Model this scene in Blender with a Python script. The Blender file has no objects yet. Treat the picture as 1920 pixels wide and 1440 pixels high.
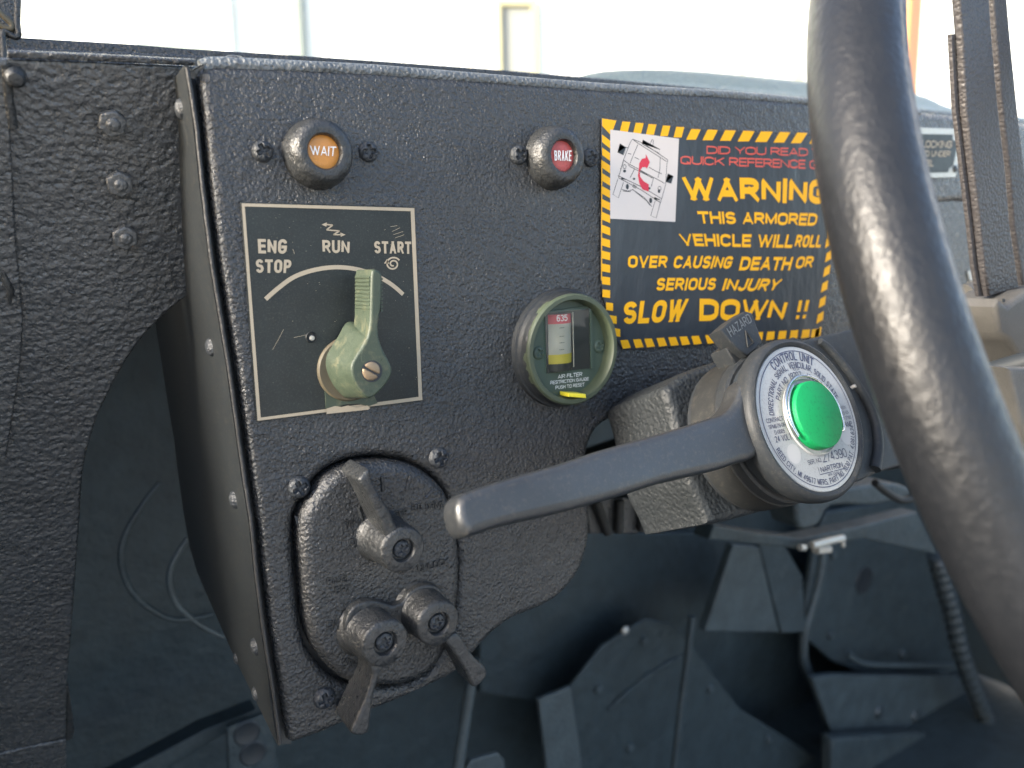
import bpy, bmesh, math, random
from mathutils import Vector, Matrix
R = math.radians
S = bpy.context.scene
COL = S.collection
random.seed(7)

# ------------------------------------------------------------------ camera
F = 1428.0                                   # focal length in photograph pixels (1920 wide)
CU = Vector((2304, -271, 1428)).normalized()         # world X seen from the camera (x right, y down, z forward)
CV = Vector((179, 9046, 1428)); CV = (CV - CU*CV.dot(CU)).normalized()   # world -Z
CN = CU.cross(CV)                                    # world +Y (into the dash)
CAM = Vector((0, -0.28, 1.35))
cam_d = bpy.data.cameras.new('camera'); cam = bpy.data.objects.new('camera', cam_d); COL.objects.link(cam)
m = Matrix(((CU.x, -CU.y, -CU.z), (CN.x, -CN.y, -CN.z), (-CV.x, CV.y, CV.z)))
cam.matrix_world = Matrix.Translation(CAM) @ m.to_4x4()
cam_d.sensor_width = 36; cam_d.lens = 36*F/1920
cam_d.clip_start = 0.01; cam_d.clip_end = 500
cam_d.dof.use_dof = True; cam_d.dof.focus_distance = 0.305; cam_d.dof.aperture_fstop = 9.0
S.camera = cam

# ------------------------------------------------------------------ sky, sun, exposure
SUN_DIR = Vector((-0.93, -0.03, 0.35)).normalized()  # towards the sun
w = bpy.data.worlds.new('World'); S.world = w; w.use_nodes = True
nt = w.node_tree; bg = nt.nodes['Background']; sky = nt.nodes.new('ShaderNodeTexSky')
sky.sky_type = 'NISHITA'; sky.sun_disc = False
sky.sun_elevation = math.asin(SUN_DIR.z); sky.sun_rotation = math.atan2(SUN_DIR.x, SUN_DIR.y)
sky.air_density = .8; sky.dust_density = 2.4; sky.ozone_density = .2
nt.links.new(sky.outputs[0], bg.inputs[0]); bg.inputs[1].default_value = 0.15
sd = bpy.data.lights.new('sun', 'SUN'); sun = bpy.data.objects.new('sun', sd); COL.objects.link(sun)
sd.energy = 2.2; sd.angle = R(10); sd.color = (1, .94, .84)
sun.rotation_euler = (-SUN_DIR).to_track_quat('-Z', 'Y').to_euler(); sun.location = (-3, -3, 4)
S.view_settings.view_transform = 'Standard'; S.view_settings.look = 'None'
S.view_settings.exposure = 2.2; S.view_settings.gamma = 1

# ------------------------------------------------------------------ frames: a plane in the place, measured along the photograph's sight lines
class Frame:
    def __init__(s, o, ex, ey):
        s.o = Vector(o); s.ex = Vector(ex).normalized(); ey = Vector(ey)
        s.ey = (ey - s.ex*ey.dot(s.ex)).normalized(); s.ez = s.ex.cross(s.ey)
    def w(s, x, y, h=0): return s.o + s.ex*x + s.ey*y + s.ez*h
    def px(s, x, y, h=0):
        r = ray(x, y); o = s.o + s.ez*h
        t = (o - CAM).dot(s.ez)/r.dot(s.ez); p = CAM + r*t - s.o
        return (p.dot(s.ex), p.dot(s.ey))
    def wp(s, x, y, h=0): return s.w(*s.px(x, y, h), h)
    def pts(s, l, h=0): return [s.px(x, y, h) for x, y in l]
def ray(x, y):
    c = Vector(((x-960)/F, (y-720)/F, 1))
    return Vector((c.dot(CU), c.dot(CN), -c.dot(CV)))
Z = CAM.z
FP = Frame((0, 0, Z), (1, 0, 0), (0, 0, 1))                       # front of the control box; +h towards the driver
def YF(y): return Frame((0, y, Z), (1, 0, 0), (0, 0, 1))          # upright planes deeper in
K = 0.47
FL = Frame((0, 0.052, Z), (1, 0, 0), (0, -K, 1))                  # sloping dash panel at the left
AX = Vector((.03, -.92, .39)).normalized()                        # steering column axis, towards the driver
LC = CAM + ray(1517, 783)*0.314
FC = Frame(LC, (1, 0, 0) , Vector((0, .39, .92)))
FC.ez = AX; FC.ex = (Vector((1,0,0)) - AX*AX.x).normalized(); FC.ey = AX.cross(FC.ex)
LR = 0.0310                                                       # radius of the round label

# ------------------------------------------------------------------ node materials
def mat(name, col, rough=.5, metal=0, spec=.5, bump=None, mottle=0, tint=None, dust=None, rvar=0, coat=0):
    """bump: list of (type, scale, distance, stretch) ; mottle: brightness variation"""
    m = bpy.data.materials.new(name); m.use_nodes = True; t = m.node_tree; N = t.nodes; L = t.links
    b = N['Principled BSDF']; b.inputs['Base Color'].default_value = (*col, 1)
    b.inputs['Roughness'].default_value = rough; b.inputs['Metallic'].default_value = metal
    b.inputs['Specular IOR Level'].default_value = spec
    if coat: b.inputs['Coat Weight'].default_value = coat; b.inputs['Coat Roughness'].default_value = .15
    tc = N.new('ShaderNodeTexCoord')
    last = None
    def noise(scale, det=3, stretch=None, rough_=.55):
        n = N.new('ShaderNodeTexNoise'); n.inputs['Scale'].default_value = scale; n.inputs['Detail'].default_value = det
        n.inputs['Roughness'].default_value = rough_
        if stretch:
            mp = N.new('ShaderNodeMapping'); mp.inputs['Scale'].default_value = stretch[:3]
            if len(stretch) > 3: mp.inputs['Rotation'].default_value = (0, stretch[3], 0)
            L.new(tc.outputs['Object'], mp.inputs[0]); L.new(mp.outputs[0], n.inputs['Vector'])
        else: L.new(tc.outputs['Object'], n.inputs['Vector'])
        return n
    for kind, sc, dist, st in (bump or []):
        if kind == 'vor':
            n = N.new('ShaderNodeTexVoronoi'); n.feature = 'SMOOTH_F1'; n.inputs['Scale'].default_value = sc
            n.inputs['Smoothness'].default_value = .7
            wv = noise(sc*.7, 2); mx = N.new('ShaderNodeMix'); mx.data_type = 'RGBA'; mx.blend_type = 'LINEAR_LIGHT'
            mx.inputs[0].default_value = .45/sc
            mp = N.new('ShaderNodeMapping'); mp.inputs['Scale'].default_value = (st or (1,1,1))[:3]
            if st and len(st) > 3: mp.inputs['Rotation'].default_value = (0, st[3], 0)
            L.new(tc.outputs['Object'], mp.inputs[0]); L.new(mp.outputs[0], mx.inputs[6]); L.new(wv.outputs['Color'], mx.inputs[7])
            L.new(mx.outputs[2], n.inputs['Vector']); out = n.outputs['Distance']
        else:
            n = noise(sc, 4, st); out = n.outputs['Fac']
        bp = N.new('ShaderNodeBump'); bp.inputs['Distance'].default_value = dist; bp.inputs['Strength'].default_value = 1
        L.new(out, bp.inputs['Height'])
        if last: L.new(last.outputs[0], bp.inputs['Normal'])
        last = bp
    if last: L.new(last.outputs[0], b.inputs['Normal'])
    cur = None
    if mottle or dust:
        n = noise(38, 6, None, .7); rp = N.new('ShaderNodeMapRange'); rp.inputs['From Min'].default_value = .3; rp.inputs['From Max'].default_value = .7
        rp.inputs['To Min'].default_value = 1-mottle; rp.inputs['To Max'].default_value = 1+mottle; L.new(n.outputs['Fac'], rp.inputs[0])
        mx = N.new('ShaderNodeMix'); mx.data_type = 'RGBA'; mx.blend_type = 'MULTIPLY'; mx.inputs[0].default_value = 1
        mx.inputs[6].default_value = (*col, 1); L.new(rp.outputs[0], mx.inputs[7]); cur = mx.outputs[2]
    if dust:                                       # (colour, amount, scale) speckled dust and wear
        n = noise(dust[2], 5, None, .75); cr = N.new('ShaderNodeValToRGB')
        cr.color_ramp.elements[0].position = .52; cr.color_ramp.elements[1].position = .72
        cr.color_ramp.elements[1].color = (dust[1],)*3+(1,); cr.color_ramp.elements[0].color = (0,0,0,1)
        L.new(n.outputs['Fac'], cr.inputs[0]); mx = N.new('ShaderNodeMix'); mx.data_type = 'RGBA'
        L.new(cr.outputs[0], mx.inputs[0]); L.new(cur, mx.inputs[6]); mx.inputs[7].default_value = (*dust[0], 1); cur = mx.outputs[2]
    if cur: L.new(cur, b.inputs['Base Color'])
    if rvar:
        n = noise(300, 3); rp = N.new('ShaderNodeMapRange'); rp.inputs['From Min'].default_value = .3; rp.inputs['From Max'].default_value = .7
        rp.inputs['To Min'].default_value = rough-rvar; rp.inputs['To Max'].default_value = rough+rvar
        L.new(n.outputs['Fac'], rp.inputs[0]); L.new(rp.outputs[0], b.inputs['Roughness'])
    return m
TAN = (.30, .25, .18)
M = {}
M['coat'] = mat('textured_black_coating', (.025, .0262, .0275), .28, spec=.70, mottle=.22, rvar=.12, dust=(TAN, .07, 420),
    bump=[('vor', 760, .00050, (1,1,1)), ('noise', 1800, .00038, None), ('noise', 190, .0007, None)])
M['coat_big'] = mat('coarse_black_coating', (.042, .045, .048), .27, spec=.9, mottle=.22, rvar=.12, dust=(TAN, .10, 380),
    bump=[('vor', 420, .00075, (1,1,1.1,.12)), ('noise', 1100, .00045, None), ('noise', 150, .0006, None)])
M['coat_far'] = mat('pebbled_black_coating', (.021, .024, .026), .52, spec=.3, mottle=.12, bump=[('vor', 520, .0006, None), ('noise', 1300, .0002, None)])
M['coat_part'] = mat('painted_over_black', (.026, .028, .0295), .32, mottle=.2, rvar=.08, dust=(TAN, .06, 500),
    bump=[('noise', 380, .0008, None), ('noise', 1300, .00022, None)])
M['coat_screw'] = mat('painted_fastener', (.032, .036, .041), .34, mottle=.15, bump=[('noise', 600, .0010, None), ('noise', 1600, .0002, None)])
M['bolt'] = mat('pale_bolt_paint', (.075, .078, .08), .30, spec=.8, mottle=.2, bump=[('noise', 600, .0008, None)])  # lighter than the panel coating so the bolts stand out
M['hoodpaint'] = mat('skylit_dusty_hood_paint', (.12, .14, .14), .5, mottle=.12, bump=[('vor', 260, .0014, None)])  # dusty tone, raised further to paint in the pale sky reflection
M['lip'] = mat('rubbed_paint_lip', (.028, .028, .028), .5, spec=.4, mottle=.3, bump=[('noise', 500, .0005, None)])
M['cast'] = mat('smooth_black_casting', (.022, .025, .028), .50, spec=.28, mottle=.12, rvar=.06, dust=(TAN, .10, 600), bump=[('noise', 1800, .00010, None)])
M['castworn'] = mat('worn_lever_casting', (.026, .0285, .031), .38, spec=.65, mottle=.12, rvar=.06, dust=(TAN, .12, 600), bump=[('noise', 1800, .00008, None)])
M['reliefglint'] = mat('grey_relief_highlight', (.11, .115, .115), .5)  # grey that paints in the light edges of embossed letters
M['edgelight'] = mat('painted_edge_highlight', (.095, .105, .11), .35, spec=.7, mottle=.4, bump=[('vor', 640, .0009, None), ('noise', 1500, .0004, None)])  # pale colour paints the sky highlight along the box's top edge
M['rubber'] = mat('dusty_rubber', (.022, .023, .023), .62, spec=.22, mottle=.2, dust=(TAN, .08, 300), bump=[('noise', 1400, .0001, None)])
M['sideplate'] = mat('satin_black_plate', (.014, .017, .019), .5, spec=.3, mottle=.15, dust=(TAN, .15, 700), bump=[('noise', 2500, .00006, None)])
M['inner'] = mat('hazed_footwell_paint', (.027, .040, .045), .6, mottle=.25, bump=[('noise', 90, .002, None)])  # teal in the footwell colours stands in for hazy lifted shadows
M['inner2'] = mat('worn_hazed_footwell_paint', (.031, .045, .051), .6, mottle=.3, dust=(TAN, .08, 60), bump=[('noise', 250, .0015, None)])
M['inner3'] = mat('scuffed_grey_metal', (.050, .066, .072), .5, mottle=.3, bump=[('noise', 250, .001, None)])
M['cream'] = mat('cream_print', (.42, .345, .245), .5, mottle=.06, dust=((.20,.17,.13), .35, 2600))
M['plate'] = mat('dark_plate_enamel', (.016, .020, .019), .45, spec=.4, mottle=.3, rvar=.08, dust=((.35,.34,.30), .10, 1500))
M['green_rim'] = mat('pale_olive_rim', (.062, .078, .048), .5, mottle=.15, rvar=.06, bump=[('noise', 1600, .00012, None)])
M['green'] = mat('olive_green_plastic', (.047, .064, .042), .5, mottle=.18, rvar=.06, dust=((.26,.22,.12), .35, 160), bump=[('noise', 1600, .00012, None)])
M['green_dk'] = mat('dark_green_plastic', (.055, .080, .060), .45, mottle=.12)
M['brown'] = mat('worn_tan_edge', (.10, .082, .05), .6, mottle=.3)
M['brass'] = mat('brassy_screw', (.26, .19, .12), .5, metal=.5, mottle=.3, rvar=.1)
M['amber'] = mat('amber_lens', (.52, .22, .045), .35, mottle=.08, bump=[('noise', 400, .0004, None)])
M['red'] = mat('red_lens', (.40, .075, .07), .4, mottle=.08, bump=[('noise', 400, .0004, None)])
M['white'] = mat('white_print', (.75, .75, .73), .5)
M['sticker'] = mat('dark_navy_sticker', (.026, .033, .042), .33, mottle=.1, bump=[('noise', 60, .0012, (1,1,.35)), ('noise', 420, .0001, None)])
M['yellow'] = mat('yellow_print', (.84, .42, .004), .5, spec=.3, mottle=.03)
M['redprint'] = mat('red_print', (.62, .09, .06), .45)
M['redflat'] = mat('crimson_print', (.55, .02, .05), .45)
M['paper'] = mat('off_white_picture', (.60, .55, .52), .5, mottle=.03)
M['ink'] = mat('black_ink', (.02, .025, .03), .5)
M['label'] = mat('silver_label', (.36, .365, .36), .42, metal=.15, mottle=.06, dust=((.15,.13,.11), .55, 1300))
M['blueink'] = mat('dark_blue_ink', (.045, .05, .09), .5)
M['button'] = mat('bright_green_plastic', (.003, .235, .070), .55, spec=.3, mottle=.08, dust=((.004, .07, .03), .6, 700), bump=[('noise', 900, .00006, None)])
M['wire'] = mat('polished_wire', (.75, .72, .66), .22, metal=1)
M['gred'] = mat('gauge_red', (.55, .06, .08), .4)
M['gyel'] = mat('gauge_yellow', (.48, .36, .05), .4)
M['tab'] = mat('yellow_tab', (.85, .72, .05), .4)
M['gwhite'] = mat('gauge_scale', (.42, .37, .32), .4)
M['gdark'] = mat('gauge_interior', (.03, .03, .03), .3)
M['leather'] = mat('grained_wheel_cover', (.010, .011, .013), .40, spec=.40, mottle=.15, rvar=.08,
    bump=[('vor', 600, .00016, (1,1,.6,.2)), ('noise', 1300, .00012, None)])
M['vinyl'] = mat('leather_grain_vinyl', (.042, .039, .040), .5, bump=[('vor', 520, .00045, (1,1,1.4))])
M['tanblock'] = mat('sandy_cast_metal', (.075, .072, .066), .55, mottle=.12, bump=[('noise', 900, .0003, None)])
M['steel'] = mat('bare_steel', (.50, .48, .43), .40, metal=.5, bump=[('noise', 500, .0006, None)])
M['hose'] = mat('corrugated_plastic', (.032, .042, .047), .45)
M['wall'] = mat('white_painted_wall', (.82, .82, .80), .8)
M['wall2'] = mat('pale_green_grey_reflection_and_pipe', (.25, .275, .26), .7)
M['frame'] = mat('yellow_trim', (.42, .38, .24), .7)
M['door'] = mat('pale_grey_door', (.28, .28, .27), .7)
M['post'] = mat('orange_paint', (.80, .28, .06), .6)
M['ground'] = mat('pale_concrete', (.42, .41, .38), .9, mottle=.1)
gl = bpy.data.materials.new('clear_glass'); gl.use_nodes = True; t = gl.node_tree
t.nodes.remove(t.nodes['Principled BSDF']); out = t.nodes['Material Output']
tr = t.nodes.new('ShaderNodeBsdfTransparent'); tr.inputs[0].default_value = (.93, .96, .94, 1)
gs = t.nodes.new('ShaderNodeBsdfGlossy'); gs.inputs['Roughness'].default_value = .03
fr = t.nodes.new('ShaderNodeFresnel'); fr.inputs[0].default_value = 1.5; mx = t.nodes.new('ShaderNodeMixShader')
ge = t.nodes.new('ShaderNodeNewGeometry'); mt_ = t.nodes.new('ShaderNodeMath'); mt_.operation = 'SUBTRACT'; mt_.inputs[0].default_value = 1; t.links.new(ge.outputs['Backfacing'], mt_.inputs[1])
m2_ = t.nodes.new('ShaderNodeMath'); m2_.operation = 'MULTIPLY'; t.links.new(fr.outputs[0], m2_.inputs[0]); t.links.new(mt_.outputs[0], m2_.inputs[1]); t.links.new(m2_.outputs[0], mx.inputs[0]); t.links.new(tr.outputs[0], mx.inputs[1]); t.links.new(gs.outputs[0], mx.inputs[2]); t.links.new(mx.outputs[0], out.inputs[0])
M['glass'] = gl

# ------------------------------------------------------------------ object helpers
def thing(name, label, cat, loc, group=None):
    o = bpy.data.objects.new(name, None); COL.objects.link(o); o.location = loc; o.empty_display_size = .01
    o['label'] = label; o['category'] = cat
    if group: o['group'] = group
    return o
def wloc(o):
    v = Vector((0,0,0))
    while o: v += Vector(o.location); o = o.parent
    return v
def link(name, me, mt, parent=None, smooth=35, wn=False, label=None):
    """me has world coordinates; moved to its parent's (or its own) origin"""
    if parent is not None: base = wloc(parent)
    else:
        c = [v.co for v in me.vertices]; base = sum(c, Vector())/max(1, len(c))
    me.transform(Matrix.Translation(-base))
    o = bpy.data.objects.new(name, me); COL.objects.link(o)
    if parent is not None: o.parent = parent
    else: o.location = base
    if mt:
        me.materials.clear(); me.materials.append(M[mt] if isinstance(mt, str) else mt)
    if smooth is not None:
        me.shade_smooth(); me.set_sharp_from_angle(angle=R(smooth))
    else: me.shade_flat()
    if wn:
        w_ = o.modifiers.new('wn', 'WEIGHTED_NORMAL'); w_.keep_sharp = True; w_.weight = 80
    if label: o['label'] = label
    return o
def tag(o, label, cat, group=None, kind=None):
    if label: o['label'] = label
    if cat: o['category'] = cat
    if group: o['group'] = group
    if kind: o['kind'] = kind
    return o
def smoothpts(p, n=5, closed=True):
    p = [Vector((a[0], a[1])) for a in p]; out = []; N = len(p)
    rng = range(N if closed else N-1)
    for i in rng:
        g = (lambda k: p[k % N]) if closed else (lambda k: p[min(max(k, 0), N-1)])
        a, b, c, d = g(i-1), g(i), g(i+1), g(i+2)
        for k in range(n):
            t = k/n
            out.append(.5*((2*b)+(c-a)*t+(2*a-5*b+4*c-d)*t*t+(3*b-3*c+d-a)*t**3))
    if not closed: out.append(p[-1])
    return [(v.x, v.y) for v in out]
def slab_me(fr, loops, h, t, bev=.0006, res=2):
    """loops: outlines in the frame's x,y; front at height h, thickness t, edges rounded"""
    cu = bpy.data.curves.new('c', 'CURVE'); cu.dimensions = '2D'; cu.fill_mode = 'BOTH'
    for lp in loops:
        s = cu.splines.new('POLY'); s.points.add(len(lp)-1)
        for i, p in enumerate(lp): s.points[i].co = (p[0], p[1], 0, 1)
        s.use_cyclic_u = True
    bev = min(bev, t*.48)
    cu.extrude = t/2-bev; cu.bevel_depth = bev; cu.bevel_resolution = res; cu.offset = -bev
    o = bpy.data.objects.new('c', cu); me = bpy.data.meshes.new_from_object(o)
    bpy.data.objects.remove(o); bpy.data.curves.remove(cu)
    for v in me.vertices: v.co = fr.w(v.co.x, v.co.y, v.co.z+h-t/2)
    bm = bmesh.new(); bm.from_mesh(me); bmesh.ops.remove_doubles(bm, verts=bm.verts, dist=1e-6)
    bmesh.ops.recalc_face_normals(bm, faces=bm.faces); bm.to_mesh(me); bm.free()
    return me
def slab(name, fr, loops, h, t, mt, parent=None, bev=.0006, res=2, label=None, smooth=50):
    return link(name, slab_me(fr, loops, h, t, bev, res), mt, parent, smooth, True, label)
def flat_me(fr, loops, h):
    cu = bpy.data.curves.new('c', 'CURVE'); cu.dimensions = '2D'; cu.fill_mode = 'FRONT'
    for lp in loops:
        s = cu.splines.new('POLY'); s.points.add(len(lp)-1)
        for i, p in enumerate(lp): s.points[i].co = (p[0], p[1], 0, 1)
        s.use_cyclic_u = True
    o = bpy.data.objects.new('c', cu); me = bpy.data.meshes.new_from_object(o)
    bpy.data.objects.remove(o); bpy.data.curves.remove(cu)
    for v in me.vertices: v.co = fr.w(v.co.x, v.co.y, h)
    return me
def joined(meshes):
    bm = bmesh.new()
    for me in meshes: bm.from_mesh(me); bpy.data.meshes.remove(me)
    me = bpy.data.meshes.new('m'); bm.to_mesh(me); bm.free(); return me
def flats(name, fr, polys, h, mt, parent=None, label=None):
    return link(name, joined([flat_me(fr, [p], h) for p in polys]), mt, parent, None, False, label)
def circle(x, y, r, n=48, ry=None, a0=0):
    return [(x+r*math.cos(a0+2*math.pi*i/n), y+(ry or r)*math.sin(a0+2*math.pi*i/n)) for i in range(n)]
def strip(pts, w_, closed=False):
    """a ribbon of width w_ along 2-D points -> one polygon"""
    P = [Vector(p) for p in pts]; A = []; B = []
    for i, p in enumerate(P):
        d = (P[min(i+1, len(P)-1)]-P[max(i-1, 0)]); d = d.normalized() if d.length else Vector((1, 0)); n_ = Vector((-d.y, d.x))*w_/2
        A.append(tuple(p+n_)); B.append(tuple(p-n_))
    return A+B[::-1]
def E_(cx, cy, rx, ry, a0, a1, n=7): return [(cx+rx*math.cos(R(a0+(a1-a0)*i/n)), cy+ry*math.sin(R(a0+(a1-a0)*i/n))) for i in range(n+1)]
_O = E_(.5, .72, .5, .28, 0, 180, 10)+E_(.5, .28, .5, .28, 180, 360, 10)
G = {'A': (1, [[(0, 0), (.5, 1), (1, 0)], [(.19, .28), (.81, .28)]]),
 'B': (.92, [[(0, .53), (0, 1), (.55, 1)]+E_(.55, .765, .40, .235, 90, -90)+[(0, .53), 0], [(0, 0), (0, .53), (.55, .53)]+E_(.55, .265, .45, .265, 90, -90)+[(0, 0), 0]]),
 'C': (.95, [E_(.5, .72, .5, .28, 8, 180, 10)+E_(.5, .28, .5, .28, 180, 352, 10)]),
 'D': (.95, [[(0, 0), (0, 1), (.45, 1)]+E_(.45, .68, .55, .32, 90, 0)+E_(.45, .32, .55, .32, 0, -90)+[(0, 0), 0]]),
 'E': (.8, [[(1, 1), (0, 1), (0, 0), (1, 0)], [(0, .52), (.9, .52)]]), 'F': (.75, [[(1, 1), (0, 1), (0, 0)], [(0, .52), (.9, .52)]]),
 'G': (1, [E_(.5, .72, .5, .28, 8, 180, 10)+E_(.5, .28, .5, .28, 180, 350, 10)+[(1, .46), (.55, .46)]]),
 'H': (.95, [[(0, 0), (0, 1)], [(1, 0), (1, 1)], [(0, .52), (1, .52)]]), 'I': (.02, [[(.5, 0), (.5, 1)]]), 'J': (.75, [[(1, 1), (1, .28)]+E_(.5, .28, .5, .28, 0, -180)]),
 'K': (.95, [[(0, 0), (0, 1)], [(1, 1), (0, .36)], [(.33, .58), (1, 0)]]), 'L': (.75, [[(0, 1), (0, 0), (1, 0)]]), 'M': (1.15, [[(0, 0), (0, 1), (.5, .08), (1, 1), (1, 0)]]),
 'N': (.98, [[(0, 0), (0, 1), (1, 0), (1, 1)]]), 'O': (1, [_O+[0]]), 'P': (.9, [[(0, 0), (0, 1), (.55, 1)]+E_(.55, .73, .45, .27, 90, -90)+[(0, .46)]]),
 'Q': (1, [_O+[0], [(.6, .28), (1.02, -.04)]]), 'R': (.95, [[(0, 0), (0, 1), (.55, 1)]+E_(.55, .735, .42, .265, 90, -90)+[(0, .47)], [(.52, .47), (1, 0)]]),
 'S': (.92, [E_(.5, .745, .47, .255, 15, 235, 12)+E_(.5, .265, .5, .265, 60, -165, 12)]), 'T': (.9, [[(0, 1), (1, 1)], [(.5, 1), (.5, 0)]]),
 'U': (.95, [[(0, 1), (0, .28)]+E_(.5, .28, .5, .28, 180, 360, 10)+[(1, 1)]]), 'V': (1, [[(0, 1), (.5, 0), (1, 1)]]), 'W': (1.5, [[(0, 1), (.26, 0), (.5, .95), (.74, 0), (1, 1)]]),
 'X': (.95, [[(0, 0), (1, 1)], [(0, 1), (1, 0)]]), 'Y': (.95, [[(0, 1), (.5, .45), (1, 1)], [(.5, .45), (.5, 0)]]), 'Z': (.9, [[(0, 1), (1, 1), (0, 0), (1, 0)]]),
 '0': (.85, [_O+[0]]), '1': (.42, [[(.0, .78), (.7, 1), (.7, 0)]]), '2': (.85, [E_(.5, .72, .5, .28, 165, -25, 9)+[(0, 0), (1, 0)]]),
 '3': (.85, [E_(.5, .755, .45, .245, 155, -80, 9)+E_(.5, .26, .5, .26, 80, -160, 10)]), '4': (.9, [[(.72, 0), (.72, 1), (0, .28), (1, .28)]]),
 '5': (.85, [[(.92, 1), (.14, 1), (.06, .50)]+E_(.48, .32, .52, .32, 125, -155, 10)]), '6': (.85, [E_(.5, .3, .5, .3, 0, 340, 16)+[0], E_(.5, .70, .5, .30, 40, 180)+[(0, .3)]]),
 '7': (.85, [[(0, 1), (1, 1), (.35, 0)]]), '8': (.85, [E_(.5, .76, .44, .24, 0, 345, 14)+[0], E_(.5, .26, .5, .26, 0, 345, 14)+[0]]), '9': (.85, [E_(.5, .7, .5, .3, 0, 340, 16)+[0], E_(.5, .30, .5, .30, 220, 360)+[(1, .7)]]),
 '-': (.4, [[(0, .42), (1, .42)]]), '.': (.02, [[(.5, -.09), (.5, .10)]]), ',': (.04, [[(.5, .05), (.2, -.16)]]), '!': (.02, [[(.5, .30), (.5, 1)], [(.5, -.14), (.5, .09)]]), ' ': (.30, [])}
def text_ribbons(body, tk, ratio, slim=1.0):
    """letters as ribbons of stroke thickness tk (cap height 1); stretched in layout so the whole line is `ratio` times its height"""
    gap = tk*.30+.045; n_ = len(body); sw_ = sum(G[c][0] for c in body)
    nat = n_*tk+(n_-1)*gap; asp = max(.18, (ratio-nat)/sw_)
    V = []; Fc = []; x = 0
    for c in body:
        w_, st_ = G[c]; w_ = w_*asp
        parts = []
        for p in st_:
            cl = p[-1] == 0; p = p[:-1] if cl else p
            q = []
            for a, b in p:
                v = Vector((x+tk/2+a*w_, tk/2+b*(1-tk)))
                if not q or (v-q[-1]).length > 1e-4: q.append(v)
            if cl and (q[0]-q[-1]).length < 1e-4: q.pop()
            if cl: parts.append((q, True)); continue
            cur = [q[0]]
            for i in range(1, len(q)):                              # break the stroke at acute corners
                cur.append(q[i])
                if i < len(q)-1 and (q[i]-q[i-1]).normalized().dot((q[i+1]-q[i]).normalized()) < -.3:
                    parts.append((cur, False)); cur = [q[i]]
            parts.append((cur, False))
        for si, (q, cl) in enumerate(parts):
            q = [v.copy() for v in q]
            if not cl and c in 'AVWMNXYKZR47':
                if abs((q[1]-q[0]).x) > .02 and abs((q[1]-q[0]).y) > .02: q[0] -= (q[1]-q[0]).normalized()*tk*.6
                if abs((q[-1]-q[-2]).x) > .02 and abs((q[-1]-q[-2]).y) > .02: q[-1] += (q[-1]-q[-2]).normalized()*tk*.6
            elif not cl and c not in '-.,!':
                for e_, f_ in ((0, 1), (-1, -2)):                   # square the open ends
                    d_ = (q[e_]-q[f_])
                    if min(abs(d_.x), abs(d_.y)) < 1e-3: q[e_] += d_.normalized()*tk*.5
            N_ = len(q); base = len(V)
            for i, v in enumerate(q):
                a = q[i-1] if (i > 0 or cl) else None; b = q[(i+1) % N_] if (i < N_-1 or cl) else None
                d1 = (v-a).normalized() if a is not None else None; d2 = (b-v).normalized() if b is not None else None
                d1 = d1 or d2; d2 = d2 or d1
                n1 = Vector((-d1.y, d1.x)); n2 = Vector((-d2.y, d2.x)); m_ = (n1+n2)
                m_ = m_.normalized() if m_.length > .05 else n1; k = 1/max(.68, m_.dot(n1)); o_ = m_*k*tk/2
                for u_ in (v+o_, v-o_):
                    if c not in ',Q-': u_.y = min(1, max(0, u_.y)); u_.x = min(x+w_+tk, max(x, u_.x))
                    V.append((u_, si*2.5+i*.25))
            for i in range(N_ if cl else N_-1):
                a = base+2*i; b = base+2*((i+1) % N_); Fc.append((a+1, b+1, b, a))
        x += w_+tk+gap
    return V, Fc, x-gap
def ribbon_me(V, Fc, fn, fr, relief=0):
    me = bpy.data.meshes.new('t'); me.from_pydata([fn(v.x, v.y, si*4e-6) for v, si in V], [], Fc); me.update()
    if relief:
        bm = bmesh.new(); bm.from_mesh(me); r = bmesh.ops.extrude_face_region(bm, geom=bm.faces[:])
        for v in [g_ for g_ in r['geom'] if isinstance(g_, bmesh.types.BMVert)]: v.co += fr.ez*relief
        bmesh.ops.recalc_face_normals(bm, faces=bm.faces); bm.to_mesh(me); bm.free()
    return me
def text_quad(name, body, fr, quad, h, mt, parent, bold=.02, relief=0, lbl=None):
    """quad TL,TR,BR,BL in frame x,y"""
    TL, TR, BR, BL = [Vector(q) for q in quad]; tk = .125+bold*2.6
    ratio = ((TR-TL).length+(BR-BL).length)/((TL-BL).length+(TR-BR).length)
    V, Fc, wd = text_ribbons(body, tk, ratio)
    def fn(x, y, e):
        s = x/wd; p = (BL*(1-s)+BR*s)*(1-y)+(TL*(1-s)+TR*s)*y; return fr.w(p.x, p.y, h+e)
    return link(name, ribbon_me(V, Fc, fn, fr, relief), mt, parent, 40 if relief else None, False, lbl)
def text_px(name, body, fr, q, h, mt, parent, **k):
    return text_quad(name, body, fr, [fr.px(x, y, h) for x, y in q], h, mt, parent, **k)
def text_arc(name, body, fr, cx, cy, rad, a0, a1, size, h, mt, parent, bold=.01, inside=False):
    """letters on a circle from angle a0 to a1 (degrees); baseline radius rad"""
    V, Fc, wd = text_ribbons(body, .135+bold*2.6, abs(R(a1-a0))*(rad+(-.5 if inside else .5)*size)/size)
    def fn(x, y, e):
        a = R(a0+(a1-a0)*x/wd); r = rad+(-y if inside else y)*size; return fr.w(cx+r*math.cos(a), cy+r*math.sin(a), h+e)
    return link(name, ribbon_me(V, Fc, fn, fr), mt, parent, None)
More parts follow.
